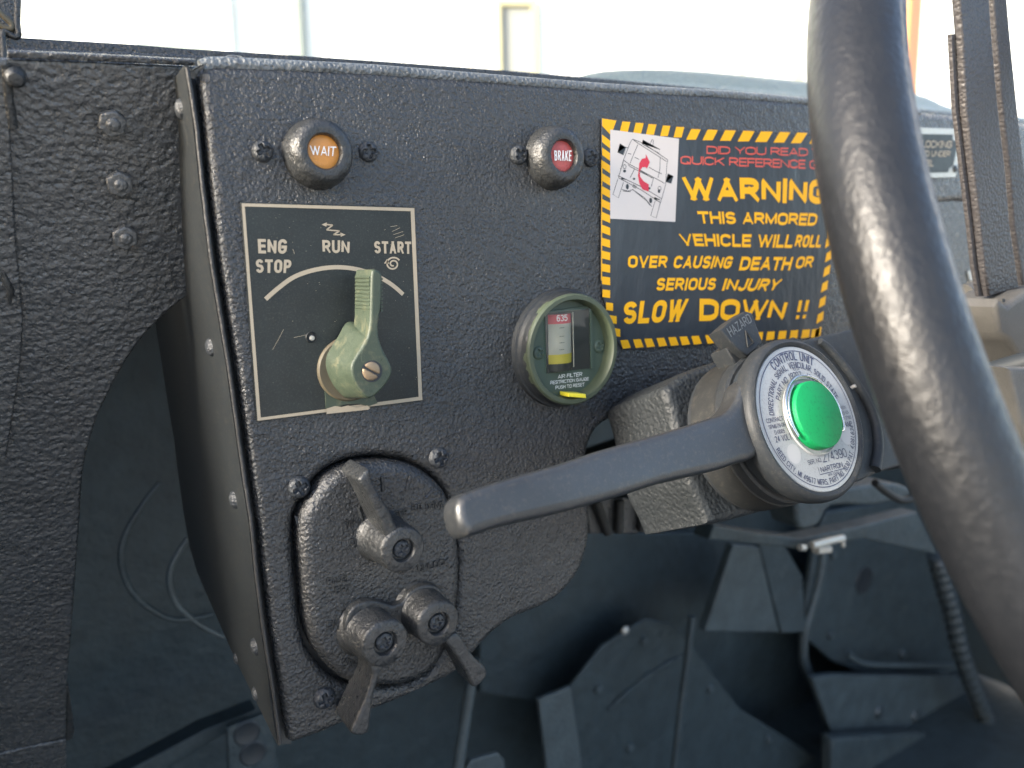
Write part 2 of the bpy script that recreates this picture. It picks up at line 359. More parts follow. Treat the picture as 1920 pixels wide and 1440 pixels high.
def lathe_me(fr, c, prof, seg=64, sx=1, close=False, warp=None):
    """prof: (r, h) from inside/front to outside/back in the frame"""
    bm = bmesh.new(); rings = []
    for r, h in prof:
        if r <= 1e-9: rings.append([bm.verts.new(fr.w(c[0], c[1], h))]); continue
        ring = []
        for i in range(seg):
            a = 2*math.pi*i/seg; rr = r*(warp(a, r, h) if warp else 1)
            ring.append(bm.verts.new(fr.w(c[0]+rr*sx*math.cos(a), c[1]+rr*math.sin(a), h)))
        rings.append(ring)
    for A, B in zip(rings, rings[1:]):
        for i in range(seg):
            j = (i+1) % seg
            if len(A) == 1 and len(B) == 1: continue
            if len(A) == 1: bm.faces.new((A[0], B[i], B[j]))
            elif len(B) == 1: bm.faces.new((A[i], B[0], A[j]))
            else: bm.faces.new((A[i], B[i], B[j], A[j]))
    bmesh.ops.recalc_face_normals(bm, faces=bm.faces)
    me = bpy.data.meshes.new('l'); bm.to_mesh(me); bm.free(); return me
def lathe(name, fr, c, prof, mt, parent=None, seg=64, smooth=40, label=None, warp=None, sx=1):
    return link(name, lathe_me(fr, c, prof, seg, sx, warp=warp), mt, parent, smooth, False, label)
def screw_me(fr, c, r, h0, dome, kind='cross', rot=0.3, rings=16, seg=56, depth=None, blob=0):
    """a screw head: polar height field with a real cross or slot sunk in it"""
    bm = bmesh.new(); depth = depth or dome*.9; ph = random.random()*6
    def H(x, y, rr):
        q = rr/r; z = dome*math.sqrt(max(0, 1-q**2.6))
        ca, sa = math.cos(rot), math.sin(rot); X = (x*ca+y*sa)/r; Y = (-x*sa+y*ca)/r
        def sm(v): v = max(0, min(1, v)); return v*v*(3-2*v)
        if kind == 'cross':
            wd = .19; ln = .62
            a = sm((wd-abs(X))/.10+.5)*sm((ln-abs(Y))/.12+.5); b = sm((wd-abs(Y))/.10+.5)*sm((ln-abs(X))/.12+.5)
            d = max(a, b)*(1-.5*q)
        elif kind == 'slot': d = sm((.13-abs(X))/.07+.5)
        else: d = 0
        z -= depth*d
        if blob: z += blob*dome*(math.sin(X*5+ph)*math.cos(Y*6+ph*2)+.6*math.sin(9*X-4*Y+ph))*(1-q)
        return z
    prev = [bm.verts.new(fr.w(c[0], c[1], h0+H(0, 0, 0)))]
    for k in range(1, rings+1):
        rr = r*(k/rings); ring = []
        for i in range(seg):
            a = 2*math.pi*i/seg; x = rr*math.cos(a); y = rr*math.sin(a)
            ring.append(bm.verts.new(fr.w(c[0]+x, c[1]+y, h0+(H(x, y, rr) if k < rings else -dome*.15))))
        for i in range(seg):
            j = (i+1) % seg
            if len(prev) == 1: bm.faces.new((prev[0], ring[i], ring[j]))
            else: bm.faces.new((prev[i], ring[i], ring[j], prev[j]))
        prev = ring
    me = bpy.data.meshes.new('s'); bm.normal_update(); bm.to_mesh(me); bm.free(); return me
def screw(name, fr, c, r, h0, dome, mt, parent, **k):
    return link(name, screw_me(fr, c, r, h0, dome, **k), mt, parent, 60)
def rpx(fr, x, y, n, h=0):
    """metres spanned by n photograph pixels measured vertically on a frame's plane"""
    a = Vector(fr.px(x, y-n/2, h)); b = Vector(fr.px(x, y+n/2, h)); return (a-b).length
def tube_me(pts, r, seg=12, rf=None, closed=False, up=Vector((0, 1, 0))):
    P = [Vector(p) for p in pts]; n = len(P); bm = bmesh.new(); rings = []
    for i, p in enumerate(P):
        if closed: d = P[(i+1) % n]-P[(i-1) % n]
        else: d = P[min(i+1, n-1)]-P[max(i-1, 0)]
        d.normalize(); a = d.cross(up)
        if a.length < .05: a = d.cross(Vector((1, 0, 0)))
        a.normalize(); b = a.cross(d); rr = rf(i/(n-1)) if rf else r
        rings.append([bm.verts.new(p+(a*math.cos(2*math.pi*k/seg)+b*math.sin(2*math.pi*k/seg))*rr) for k in range(seg)])
    for i in range(n if closed else n-1):
        A = rings[i]; B = rings[(i+1) % n]
        for k in range(seg): bm.faces.new((A[k], A[(k+1) % seg], B[(k+1) % seg], B[k]))
    if not closed: bm.faces.new(rings[0][::-1]); bm.faces.new(rings[-1])
    bmesh.ops.recalc_face_normals(bm, faces=bm.faces)
    me = bpy.data.meshes.new('t'); bm.to_mesh(me); bm.free(); return me
def tube(name, pts, r, mt, parent=None, **k):
    lb = k.pop('label', None); return link(name, tube_me(pts, r, **k), mt, parent, 50, False, lb)
def poly3(name, faces, mt, parent=None, thick=0, smooth=30, bev=0):
    """faces: list of world-space quads/ngons; solidified when thick"""
    bm = bmesh.new()
    for f_ in faces: bm.faces.new([bm.verts.new(p) for p in f_])
    bmesh.ops.remove_doubles(bm, verts=bm.verts, dist=1e-5); bmesh.ops.recalc_face_normals(bm, faces=bm.faces)
    if thick: bmesh.ops.solidify(bm, geom=bm.faces[:], thickness=thick)
    if bev: bmesh.ops.bevel(bm, geom=[e for e in bm.edges if len(e.link_faces) == 2 and e.calc_face_angle(0) > .5], offset=bev, segments=2, affect='EDGES')
    me = bpy.data.meshes.new('p'); bm.to_mesh(me); bm.free(); return link(name, me, mt, parent, smooth)
def box(name, c, s, mt, parent=None, rz=0, bev=0):
    bm = bmesh.new(); bmesh.ops.create_cube(bm, size=1)
    for v in bm.verts: v.co = Vector((v.co.x*s[0], v.co.y*s[1], v.co.z*s[2]))
    if bev: bmesh.ops.bevel(bm, geom=bm.edges[:], offset=bev, segments=2, affect='EDGES')
    bmesh.ops.transform(bm, matrix=Matrix.Translation(c) @ Matrix.Rotation(rz, 4, 'Z'), verts=bm.verts)
    me = bpy.data.meshes.new('b'); bm.to_mesh(me); bm.free(); return link(name, me, mt, parent, 30)
def at_loc(root, mesh_objs=()): pass

#================================================================== OUTSIDE
g = box('ground', (0, 30, -.06), (160, 160, .1), 'ground'); tag(g, None, None, kind='structure')
BD = Vector((.5, .866, 0)); FB = Frame(Vector((0, 0, 0))+Vector((CAM.x, CAM.y, 0))+BD*9, (.866, -.5, 0), (0, 0, 1))
b0 = thing('white_building', 'long white building beyond the windshield, blown out by sunlight', 'building', FB.w(0, 0, 0))
slab('wall', FB, [[(-16, 0), (16, 0), (16, 8), (-16, 8)]], 0, .4, 'wall', b0, bev=.02)
def brect(x0, y0, x1, y1): return FB.pts([(x0, y0), (x1, y0), (x1, y1), (x0, y1)])
def bbox2(p): xs=[a[0] for a in p]; ys=[a[1] for a in p]; return min(xs), max(xs), min(ys), max(ys)
p = brect(265, -60, 405, 175); x0, x1, y0, y1 = bbox2(p)
slab('glass_reflection_panel', FB, [[(x0, .6), (x1, .6), (x1, 5.5), (x0, 5.5)]], .05, .05, 'wall2', b0, bev=.005)  # grey-green slab stands in for a reflection on glass
for (xa, xb) in ((412, 432), (548, 566)):
    p = brect(xa, -60, xb, 175); x0, x1, y0, y1 = bbox2(p)
    slab('downpipe', FB, [[(x0, 0), (x1, 0), (x1, 7.5), (x0, 7.5)]], .12, .1, 'wall2' if xa > 500 else 'wall', b0, bev=.03)
p = FB.pts([(942, 15), (995, 30), (995, 160), (942, 160)]); x0, x1, y0, y1 = bbox2(p)
dr = slab('door', FB, [[(x0, .1), (x1, .1), (x1, y1), (x0, y1)]], .04, .04, 'door', b0, bev=.004)
slab('door_frame', FB, [[(x0-.06, .1), (x0, .1), (x0, y1), (x1, y1), (x1, .1), (x1+.07, .1), (x1+.07, y1+.07), (x0-.06, y1+.07)]], .10, .10, 'frame', b0, bev=.006)
link('door_handle', tube_me([FB.w(x1-.12, y1-1.0, .06), FB.w(x1-.12, y1-1.0, .12), FB.w(x1-.26, y1-1.0, .12)], .015), 'frame', dr)
FB2 = Frame(FB.o-BD*1.2, (.866, -.5, 0), (0, 0, 1))
for (xa, xb, yt, lb) in ((1391, 1416, 95, 'pair of pale yellow posts standing before the white building beside the hood bulge'), (1491, 1510, 130, 'short yellow post just left of the steering wheel rim')):
    x0 = FB2.px(xa, yt)[0]; x1, y1 = FB2.px(xb, yt)
    q = thing('bollard', lb, 'post', FB2.w((x0+x1)/2, 0, 0), 'yellow posts before the white building')
    if xa < 1450:
        ww = (x1-x0)
        slab('post', FB2, [[(x0, 0), (x0+ww*.28, 0), (x0+ww*.28, y1), (x0, y1)]], 0, .05, 'frame', q)
        slab('post', FB2, [[(x1-ww*.28, 0), (x1, 0), (x1, y1-.03), (x1-ww*.28, y1-.03)]], 0, .05, 'frame', q)
        slab('panel', FB2, [[(x0+ww*.28, .2), (x1-ww*.28, .2), (x1-ww*.28, y1-.06), (x0+ww*.28, y1-.06)]], -.01, .03, 'wall', q)
    else:
        slab('post', FB2, [[(x0, 0), (x1, 0), (x1, y1), (x0, y1)]], 0, .05, 'frame', q)
x0, y0 = YF(2.2).px(1692, 200); x1, y1 = YF(2.2).px(1718, 200)
q = thing('orange_post', 'tall orange post outside, right behind the steering wheel rim', 'post', (x0, 2.2, 0))
slab('post', YF(2.2), [[(x0, -Z), (x1, -Z), (x1+.02, 2.2), (x0+.02, 2.2)]], 0, .1, 'post', q, bev=.02)
slab('base_plate', YF(2.2), [[(x0-.06, -Z), (x1+.06, -Z), (x1+.06, -Z+.02), (x0-.06, -Z+.02)]], .05, .2, 'post', q, bev=.004)

#================================================================== CAB SHELL
sh = thing('cab_shell', 'black cab shell, teal shadow haze in its colour, forming the shaded footwell under the dash', 'vehicle body', (0.3, .4, Z-.7))
box('firewall', (.5, .47, Z-.35), (2.0, .02, .84), 'inner', sh)
box('floor_pan', (.5, .0, Z-.75), (2.0, 1.3, .03), 'inner', sh)
box('sunblock_side_wall', (-.33, .2525, Z-.17), (.02, .435, 1.06), 'inner', sh)  # unseen wall, extended up and forward to block the sun
box('door', (-.40, -.44, Z-.305), (.05, .90, .73), 'inner', sh, bev=.01)  # unseen slab added to block low sky glow from the left
box('tunnel_wall', (1.35, .1, Z-.45), (.02, .8, .55), 'inner', sh)
# cowl behind the control box, under the windshield
cow = slab('cowl', YF(.10), [YF(.10).pts([(-60, 400), (-60, 88), (20, 88), (340, 102), (700, 124), (1110, 154), (1500, 191), (1960, 240), (1960, 560), (1600, 560), (1600, 330), (900, 330), (900, 400)])], 0, .012, 'coat', sh, bev=.001)
slab('cowl_top', Frame((0, .10, Z+.068), (1, 0, 0), (0, 1, 0)), [[(-.32, .012), (.9, .012), (.9, .36), (-.32, .36)]], -.004, .01, 'coat_far', sh)

# windshield
ws = thing('windshield', 'clear windshield above the dash, set in a thin black bottom rail', 'windshield', YF(.13).wp(900, 120))
fw = YF(.125)
top = [(-60, 68), (30, 78), (240, 90), (340, 98), (500, 107), (700, 120), (900, 134), (1110, 151), (1300, 168), (1500, 187), (1960, 232)]
bot = [(x, y+26) for x, y in top]
slab('bottom_rail', fw, [fw.pts(top+bot[::-1])], .008, .02, 'coat', ws, bev=.0012)
gw = Frame((0, .135, Z), (1, 0, 0), (0, .25, 1))
slab('glass', gw, [gw.pts([(-80, 66), (1500, 180), (2000, 235), (2100, -260), (-80, -260)])], 0, .006, 'glass', ws, bev=.0005)
slab('side_post', fw, [fw.pts([(-80, -100), (24, -100), (28, 0), (34, 74), (-80, 74)])], .012, .03, 'coat', ws, bev=.002)
hs = thing('door_seal_loop', 'worn hooked seal lip at the top left corner of the windshield', 'seal', YF(.08).wp(10, 50))
f_ = YF(.085)
tube('seal', [f_.wp(x, y) for x, y in smoothpts([(-30, 15), (-8, 18), (8, 32), (22, 46), (20, 54), (8, 52), (-10, 40)], 5, False)], .0011, 'brown', hs)
tube('lip', [f_.wp(x, y) for x, y in smoothpts([(34, -20), (32, 40), (34, 66), (24, 68), (8, 58), (6, 72), (8, 120), (10, 180), (22, 240)], 4, False)], .0012, 'coat_part', hs)
# hood bulge outside
hb = [(1085, 160), (1105, 152), (1130, 142), (1165, 134), (1205, 130), (1250, 130), (1320, 134), (1420, 143), (1510, 152), (1620, 163), (1700, 172), (1735, 181), (1757, 191), (1778, 205), (1830, 214), (1960, 230)]
A = [YF(.24).wp(x, y) for x, y in hb]; Bk = [p_+Vector((0, .22, -.004)) for p_ in A]; Fr = [YF(.145).wp(x, max(y+22, 178+ (x-1085)*.085)) for x, y in hb]
Md = [(a+b)/2+Vector((0, .0, .010)) for a, b in zip(A, Fr)]
fc = []
for i in range(len(A)-1):
    fc += [(Fr[i], Fr[i+1], Md[i+1], Md[i]), (Md[i], Md[i+1], A[i+1], A[i]), (A[i], A[i+1], Bk[i+1], Bk[i])]
hbo = poly3('instrument_hood', fc, 'hoodpaint', None, thick=.003, smooth=80)
tag(hbo, 'low rounded pebbled bulge rising behind the control box, skylight painted into its pale colour', 'hood')

#================================================================== LEFT DASH PANEL
lp = thing('dash_side_panel', 'coarse textured black dash panel with an arched leg opening at the left', 'dash panel', FL.wp(180, 400))
out_l = [(-80, 108), (15, 111), (200, 118), (368, 126), (372, 240), (376, 400), (374, 540)]
arch = [(360, 549), (330, 572), (296, 603), (262, 640), (230, 688), (205, 735), (186, 775), (172, 815), (160, 860), (153, 910), (148, 1000), (142, 1075), (137, 1150), (131, 1215), (127, 1270), (125, 1330), (124, 1383)]
L2 = FL.pts(out_l)+smoothpts(FL.pts(arch), 4, False)+FL.pts([(85, 1392), (-80, 1432)])
slab('panel', FL, [L2], 0, .003, 'coat_big', lp, bev=.0012, res=3)
slab('lower_panel', FL, [FL.pts([(-80, 1434), (60, 1400), (124, 1388), (125, 1520), (-80, 1520)], .001)], .001, .003, 'coat_big', lp, bev=.001)
slab('flange', FL, [FL.pts([(124, 1290), (128, 1288), (140, 1370), (136, 1386), (124, 1390)], -.002)], -.002, .003, 'coat_part', lp)
slab('edge_strip', FL, [FL.pts([(-80, 108), (14, 112), (20, 260), (30, 450), (44, 600), (38, 690), (12, 860), (-80, 900)], .002)], .0016, .002, 'coat_big', lp, bev=.0008)
slab('top_lip', FL, [FL.pts([(14, 96), (200, 104), (366, 113), (366, 124), (200, 117), (14, 110)], .001)], .001, .003, 'coat', lp, bev=.0006)
for (x, y) in ((213, 230), (227, 343), (237, 443)):
    c = FL.px(x-4, y-2); r = .0048
    a0 = random.random()
    bt = slab('bolt', FL, [circle(*c, r, 6, a0=a0)], .0036, .0036, 'bolt', lp, bev=.0008, res=2)
    link('thread_end', screw_me(FL, (c[0]+.0002, c[1]), .0024, .0036, .0012, kind='none', blob=.12), 'bolt', bt, 60)
lathe('washer_bump', FL, FL.px(28, 142), [(0, .0055), (.0020, .005), (.0030, .0034), (.0034, 0)], 'coat_part', lp, seg=24)
tube('weld_bead', [FL.wp(x, y, .0006) for x, y in ((10, 120), (16, 190), (24, 240))], .0016, 'coat_part', lp)
def scab(fr, pts, r, parent, h=0): # paint runs and blobs
    link('paint_scab', tube_me([fr.wp(x, y, h) for x, y in pts], r, 8, rf=lambda t: r*(.5+.5*math.sin(t*3.1)+.2*math.sin(t*23))), 'coat_part', parent, 70)
scab(FL, [(5, 510), (12, 530), (20, 545), (18, 570)], .0012, lp, .002)
scab(FL, [(128, 545), (136, 550), (142, 547)], .0010, lp)

#================================================================== CONTROL BOX
cb = thing('control_box', 'big textured black control box carrying the switches, gauge and warning sticker', 'control box', FP.wp(700, 700))
groove = [(363, 143), (373, 233), (383, 333), (401, 480), (415, 570), (433, 679), (448, 787), (462, 888), (477, 985), (484, 1061), (499, 1181), (514, 1275), (531, 1395)]
bottom = [(552, 1397), (605, 1378), (700, 1336), (760, 1311), (853, 1266), (887, 1232), (917, 1198), (943, 1176), (968, 1160), (1013, 1142), (1047, 1122), (1069, 1100), (1087, 1075), (1100, 1043), (1108, 1005), (1109, 955), (1108, 900), (1104, 850), (1117, 812), (1136, 793), (1160, 783), (1182, 780), (1300, 765), (1400, 745), (1560, 690), (1650, 620), (1700, 440), (1735, 380), (1800, 376), (1960, 384)]
topE = [(1960, 236), (1860, 222), (1720, 209), (1500, 188), (1356, 176), (1137, 164), (900, 146), (700, 131), (560, 124), (467, 120), (400, 118), (378, 124)]
left_in = [(x+9, y) for x, y in groove]
OUT = FP.pts([(371, 140)]+left_in[1:-1]+[(541, 1392)])+smoothpts(FP.pts(bottom[:26]), 4, False)+FP.pts(bottom[26:])+FP.pts(topE)
ov = [(689, 866), (736, 865), (783, 877), (826, 909), (849, 951), (859, 996), (863, 1040), (863, 1090), (858, 1145), (845, 1200), (812, 1258), (760, 1284), (707, 1288), (660, 1283), (625, 1262), (595, 1227), (580, 1190), (572, 1135), (566, 1060), (563, 1012), (566, 970), (585, 932), (613, 896), (650, 875)]
ovc = (712, 1076)
def grow(pts, d, c=ovc, sx=0, sy=0): 
    o = []
    for x, y in pts:
        v = Vector((x-c[0], y-c[1])); v = v*(1+d/v.length); o.append((c[0]+v.x+sx, c[1]+v.y+sy))
    return o
hole = smoothpts(FP.pts(grow(ov, 5, sx=-8, sy=-3)), 4)
OUT_ = [OUT, hole]
slab('front_plate', FP, OUT_, 0, .0085, 'coat', cb, bev=.0040, res=6)
# side plate following the front edge, set back from the groove
EDG = [FP.wp(x-3, y, -.0010) for x, y in [(357, 122)]+groove[1:]]
dep = [.17]*len(EDG)
# lower silhouette: bottom tapers up and back
EX = [(p_, .17) for p_ in EDG[:-1]]+[(FP.wp(513, 1311, -.001), .150), (FP.wp(523, 1370, -.001), .075), (FP.wp(528, 1396, -.001), .004)]
fc = [(a, b, b+Vector((0, e_, 0)), a+Vector((0, d_, 0))) for (a, d_), (b, e_) in zip(EX, EX[1:])]
poly3('side_plate', fc, 'sideplate', cb, thick=.0014, smooth=80)
# rolled front lip of the side plate, ragged with paint
rg = smoothpts([(x-5, y) for x, y in [(356, 126)]+groove[1:]], 6, False)
link('side_lip', tube_me([FP.wp(x+random.uniform(-.5, .5), y, .0004) for x, y in rg], .0007, 8), 'lip', cb, 60)
poly3('groove_floor', [tuple(FP.wp(x, y, -.0080) for x, y in ((groove[i][0]-8, groove[i][1]), (groove[i+1][0]-8, groove[i+1][1]), (groove[i+1][0]+16, groove[i+1][1]), (groove[i][0]+16, groove[i][1]))) for i in range(len(groove)-1)], 'ink', cb)
poly3('switch_gap_shade', [[FP.w(x, y, -.0095) for x, y in FP.pts(grow(ov, 24))]], 'ink', cb)  # black sheet added behind the switch to darken the open gap
link('top_edge_highlight', tube_me([FP.wp(x, y+3.5, -.0030) for x, y in smoothpts([q for q in topE if q[0] < 1800], 4, False)], .0026, 16), 'edgelight', cb, 60)
# top sheet running back to the cowl
tp = [FP.wp(x, y+6, -.0045) for x, y in topE]
poly3('top_sheet', [(tp[i], tp[i+1], tp[i+1]+Vector((0, .10, .004)), tp[i]+Vector((0, .10, .004))) for i in range(len(tp)-1)], 'coat', cb, thick=.002)
poly3('corner_fold', [(FP.wp(345, 150, -.003), FP.wp(352, 136, .0), FP.wp(378, 121, .0005), FP.wp(392, 122, 0), FP.wp(376, 134, 0), FP.wp(366, 150, 0))], 'coat_part', cb, thick=.002, bev=.0006)
for i, (x, y, r_) in enumerate(((403, 650, 1.), (447, 935, 1.), (486, 1210, 1.), (450, 1232, .8), (487, 1298, .9), (347, 205, 1.))):
    # rivet heads on the side plate
    ip = min(range(len(groove)), key=lambda k: abs(groove[k][1]-y)); t_ = {403: .0075, 447: .006, 486: .006, 450: .018, 487: .010, 347: .012}[x]
    fr_ = Frame((0, 0, 0), (0, 1, 0), (0, 0, 1)); e = EDG[ip]
    # find the point on the plate seen at (x, y)
    r0 = ray(x, y); best = None
    for k in range(len(EDG)-1):
        a, b = EDG[k], EDG[k+1]; d = b-a; nn = d.cross(Vector((0, 1, 0))).normalized(); s = (a-CAM).dot(nn)/r0.dot(nn); p_ = CAM+r0*s
        q = (p_-a); tz = q.z/d.z
        if -.05 <= tz <= 1.05 and p_.y > -.004: best = (p_, nn, d)
    if best:
        p_, nn, d = best; nn = nn if nn.x < 0 else -nn
        f2 = Frame(p_, (0, 1, 0), d.normalized());
        if f2.ez.x > 0: f2 = Frame(p_, (0, -1, 0), d.normalized())
        f2.o = f2.o+f2.ez*.0013
        lathe('rivet', f2, (0, 0), [(0, .0022*r_), (.0018*r_, .0019*r_), (.0032*r_, .0011*r_), (.0038*r_, -.0004)], 'coat_screw', cb, seg=24)
c = FP.px(440, 119, -.006)
ft = Frame(FP.w(c[0], c[1], -.006), (1, 0, 0), (0, 1, 0))
lathe('top_bolt', ft, (0, 0), [(0, .0026), (.0025, .0022), (.0042, .0012), (.0050, -.001)], 'coat_part', cb, seg=20)

#------------------------------------------------------------------ indicator lights
def indicator(px_, py_, fx, fy, word, lens_mat, tq, screws, R0, label, dome=.0095):
    c = FP.px(fx, fy, dome-.001); t = thing('indicator_light', label, 'indicator light', FP.w(*c), 'round indicator lights on the control box')
    lathe('housing', FP, c, [(R0*.485, dome-.0035), (R0*.485, dome-.0008), (R0*.53, dome), (R0*.66, dome*1.03), (R0*.78, dome*.98), (R0*.88, dome*.84), (R0*.95, dome*.62), (R0*1.0, dome*.36), (R0*1.01, dome*.10), (R0*1.05, -.001)], 'coat_part', t, warp=lambda a, r, h: 1+.006*math.sin(3*a+r*900)+.004*math.sin(7*a))
    ln = lathe('lens', FP, c, [(0, dome-.0016), (R0*.3, dome-.0018), (R0*.505, dome-.0024), (R0*.505, dome-.004)], lens_mat, t, seg=40)
    text_px('lettering', word, FP, tq, dome-.0012, 'white', ln, bold=.0)
    for (x, y, n) in screws:
        screw('screw', FP, FP.px(x, y), rpx(FP, x, y, n), 0, .0026, 'coat_screw', t, rot=random.random(), depth=.0018, blob=.08)
    return t
indicator(589, 290, 608, 284, 'WAIT', 'amber', [(581, 273), (631, 275), (629, 293), (583, 290)], [(492, 284, 21), (690, 285, 20)], .0122,
          'black domed indicator light with an amber lens marked WAIT')
indicator(1040, 297, 1056, 292, 'BRAKE', 'red', [(1039, 282), (1072, 282), (1071, 302), (1040, 301)], [(972, 291, 19), (1106, 296, 18)], .0132,
          'black domed indicator light with a red lens marked BRAKE')

#------------------------------------------------------------------ engine switch plate
ep = thing('engine_switch_plate', 'dark rectangular plate lettered ENG STOP, RUN and START with cream border', 'plate', FP.wp(620, 580))
c4 = [(451, 379), (778, 388), (793, 752), (481, 791)]
def inset(q, d):
    cx = sum(a for a, b in q)/4; cy = sum(b for a, b in q)/4
    return [(x+(d if x < cx else -d), y+(d if y < cy else -d)) for x, y in q]
slab('plate', FP, [FP.pts(c4, .0008)], .0008, .0008, 'plate', ep, bev=.0002)
e0 = FP.pts(c4, .001); e1 = FP.pts(inset(c4, 8), .001)
link('border', flat_me(FP, [FP.pts([(x+(2 if x < 600 else -1), y+(2 if y < 600 else -2)) for x, y in c4], .001), e1], .00095), 'cream', ep, None)
H1 = .00095
for wd, q in (('ENG', [(483, 448), (539, 448.5), (537, 476), (484.5, 475)]), ('STOP', [(479, 486), (547, 487), (545, 512), (480, 511.5)]),
              ('RUN', [(604, 450), (656, 451), (655, 475), (605, 474)]), ('START', [(701, 452), (771, 453), (771, 476), (702, 475)])):
    text_px('lettering', wd, FP, q, H1, 'cream', ep, bold=.03)
arcp = smoothpts([(498, 561), (522, 540), (552, 519), (590, 506), (630, 501), (670, 505), (706, 517), (735, 534), (756, 552)], 6, False)
flats('arc_line', FP, [strip(FP.pts(arcp, H1), rpx(FP, 620, 500, 8))], H1, 'cream', ep)
zz = [(607, 422.5), (622, 422), (613, 432), (635, 434), (625, 440), (644, 441.5)]
zz = [(612, 421), (624, 422), (612, 431), (637, 433), (625, 440), (640, 440)]
flats('zigzag_arrow', FP, [strip(FP.pts(zz[i:i+2], H1), rpx(FP, 620, 430, 2.4)) for i in range(5)]+[FP.pts([(603, 421), (613, 417), (612, 425)], H1), FP.pts([(648, 440), (638, 436), (639, 444)], H1)], H1, 'cream', ep)
sp = [(737+ (3+11*k/40)*math.cos(1.2+k*.27), 495+(3+10*k/40)*math.sin(1.2+k*.27)) for k in range(41)]
flats('spiral_arrow', FP, [strip(FP.pts(sp, H1), rpx(FP, 737, 495, 3.0)), FP.pts([(720, 494), (726, 485), (730, 495)], H1)], H1, 'cream', ep)
hc = FP.px(582, 632)
lathe('rivet_hole', FP, hc, [(0, .0009), (rpx(FP, 582, 632, 8), .0010), (rpx(FP, 582, 632, 9.5), .0014), (rpx(FP, 582, 632, 11), .0009)], 'sideplate', ep, seg=24)
lathe('rivet_end', FP, (hc[0]+.0003, hc[1]-.0003), [(0, .0016), (.0008, .0015), (.0011, .0009)], 'steel', ep, seg=16)
scr = []
for x0_, y0_, x1_, y1_ in ((511, 656, 532, 617), (551, 633, 573, 628), (732, 425, 745, 423), (735, 434, 750, 427), (737, 440, 756, 434), (741, 446, 758, 440), (549, 467, 552, 476)):
    scr.append(strip(FP.pts([(x0_, y0_), ((x0_+x1_)/2+.4, (y0_+y1_)/2), (x1_, y1_)], H1), .00013))
for k in range(70):
    x = random.uniform(465, 785); y = random.uniform(400, 760); scr.append(FP.pts([(x, y), (x+random.uniform(.6, 1.6), y), (x+.5, y+random.uniform(.6, 1.6))], H1))
o = flats('scratches', FP, scr, H1+.00002, 'cream', ep); o['kind'] = 'stuff'

# green backing bracket and the rotary lever
lv = thing('engine_switch_lever', 'olive green engine switch lever with ribbed grip, turned between RUN and START', 'lever', FP.wp(650, 700))
gb = FP.pts([(608, 718), (640, 722), (700, 738), (708, 756), (690, 762), (672, 757), (650, 758), (630, 763), (611, 766)], .0012)
slab('bracket', FP, [gb], .0013, .0004, 'green', lv, bev=.00008)
fk = [(609, 767), (625, 764), (650, 765), (662, 762), (690, 763), (697, 765), (690, 769), (610, 775)]
flats('bare_metal_patch', FP, [FP.pts([(612, 766), (628, 761), (640, 763), (652, 760), (668, 764), (688, 760), (694, 765), (690, 768), (612, 776)], .0014)], .0016, 'cream', lv)
HL = .0215
bc = FP.px(655, 694)
lathe('base_washer', FP, (bc[0]-.0005, bc[1]+.0006), [(0, .0022), (.0118, .0022), (.0124, .0016), (.0125, .0008)], 'brown', lv)
fcx = FP.px(697, 697, HL)
def prism2(name, fr, A, ha, Bp, hb_, mt, parent, bev=.0010, mid=None, sub=0, seg=3):
    """loft between a front outline and a back outline with the same number of points"""
    bm = bmesh.new(); rings = []
    for P_, h in ([(A, ha)]+(mid or [])+[(Bp, hb_)]):
        rings.append([bm.verts.new(fr.w(x, y, h)) for x, y in P_])
    fa = bm.faces.new(rings[0]); fb = bm.faces.new(rings[-1][::-1]); n_ = len(A)
    for a_, b_ in zip(rings, rings[1:]):
        for i in range(n_): bm.faces.new((a_[i], b_[i], b_[(i+1) % n_], a_[(i+1) % n_]))
    bmesh.ops.recalc_face_normals(bm, faces=bm.faces)
    if bev: bmesh.ops.bevel(bm, geom=[e for e in rings[0][0].link_edges if False]+list(fa.edges), offset=bev, segments=seg, affect='EDGES', profile=.5)
    me = bpy.data.meshes.new('p'); bm.to_mesh(me); bm.free()
    return link(name, me, mt, parent, 60, True)
front = [(698, 509), (715, 513), (717, 530), (715, 574), (710, 606), (713, 635), (721, 662), (732, 682), (735, 699), (726, 718), (709, 737), (692, 747), (678, 737), (667, 721), (660, 702), (660, 684), (676, 657), (690, 628), (694, 604), (695, 579), (696, 540)]
FR = FP.pts(front, HL)
hub = Vector(fcx)
def hubgrow(P_, k, h): return [tuple(hub+(Vector(q)-hub)*k) for q in P_]
FRs = smoothpts(FR, 3)
midA = []; back = []
bcx = Vector(FP.px(657, 694, .003))
for x, y in FRs:
    d = (Vector((x, y))-hub)
    arm = max(0, min(1, (d.y-.009)/.006))
    dd = d*(1.13 if arm < .01 else 1.13*(1-arm)+arm)
    midA.append((hub.x+dd.x, hub.y+dd.y)); 
    dd2 = d*(1.28 if arm < .01 else 1.28*(1-arm)+arm)
    if arm > 0: back.append((hub.x+d.x*(1.28*(1-arm)+arm), hub.y+min(d.y, .0145) if arm > .6 else hub.y+d.y))
    else: back.append((hub.x+dd2.x-.001, hub.y+dd2.y))
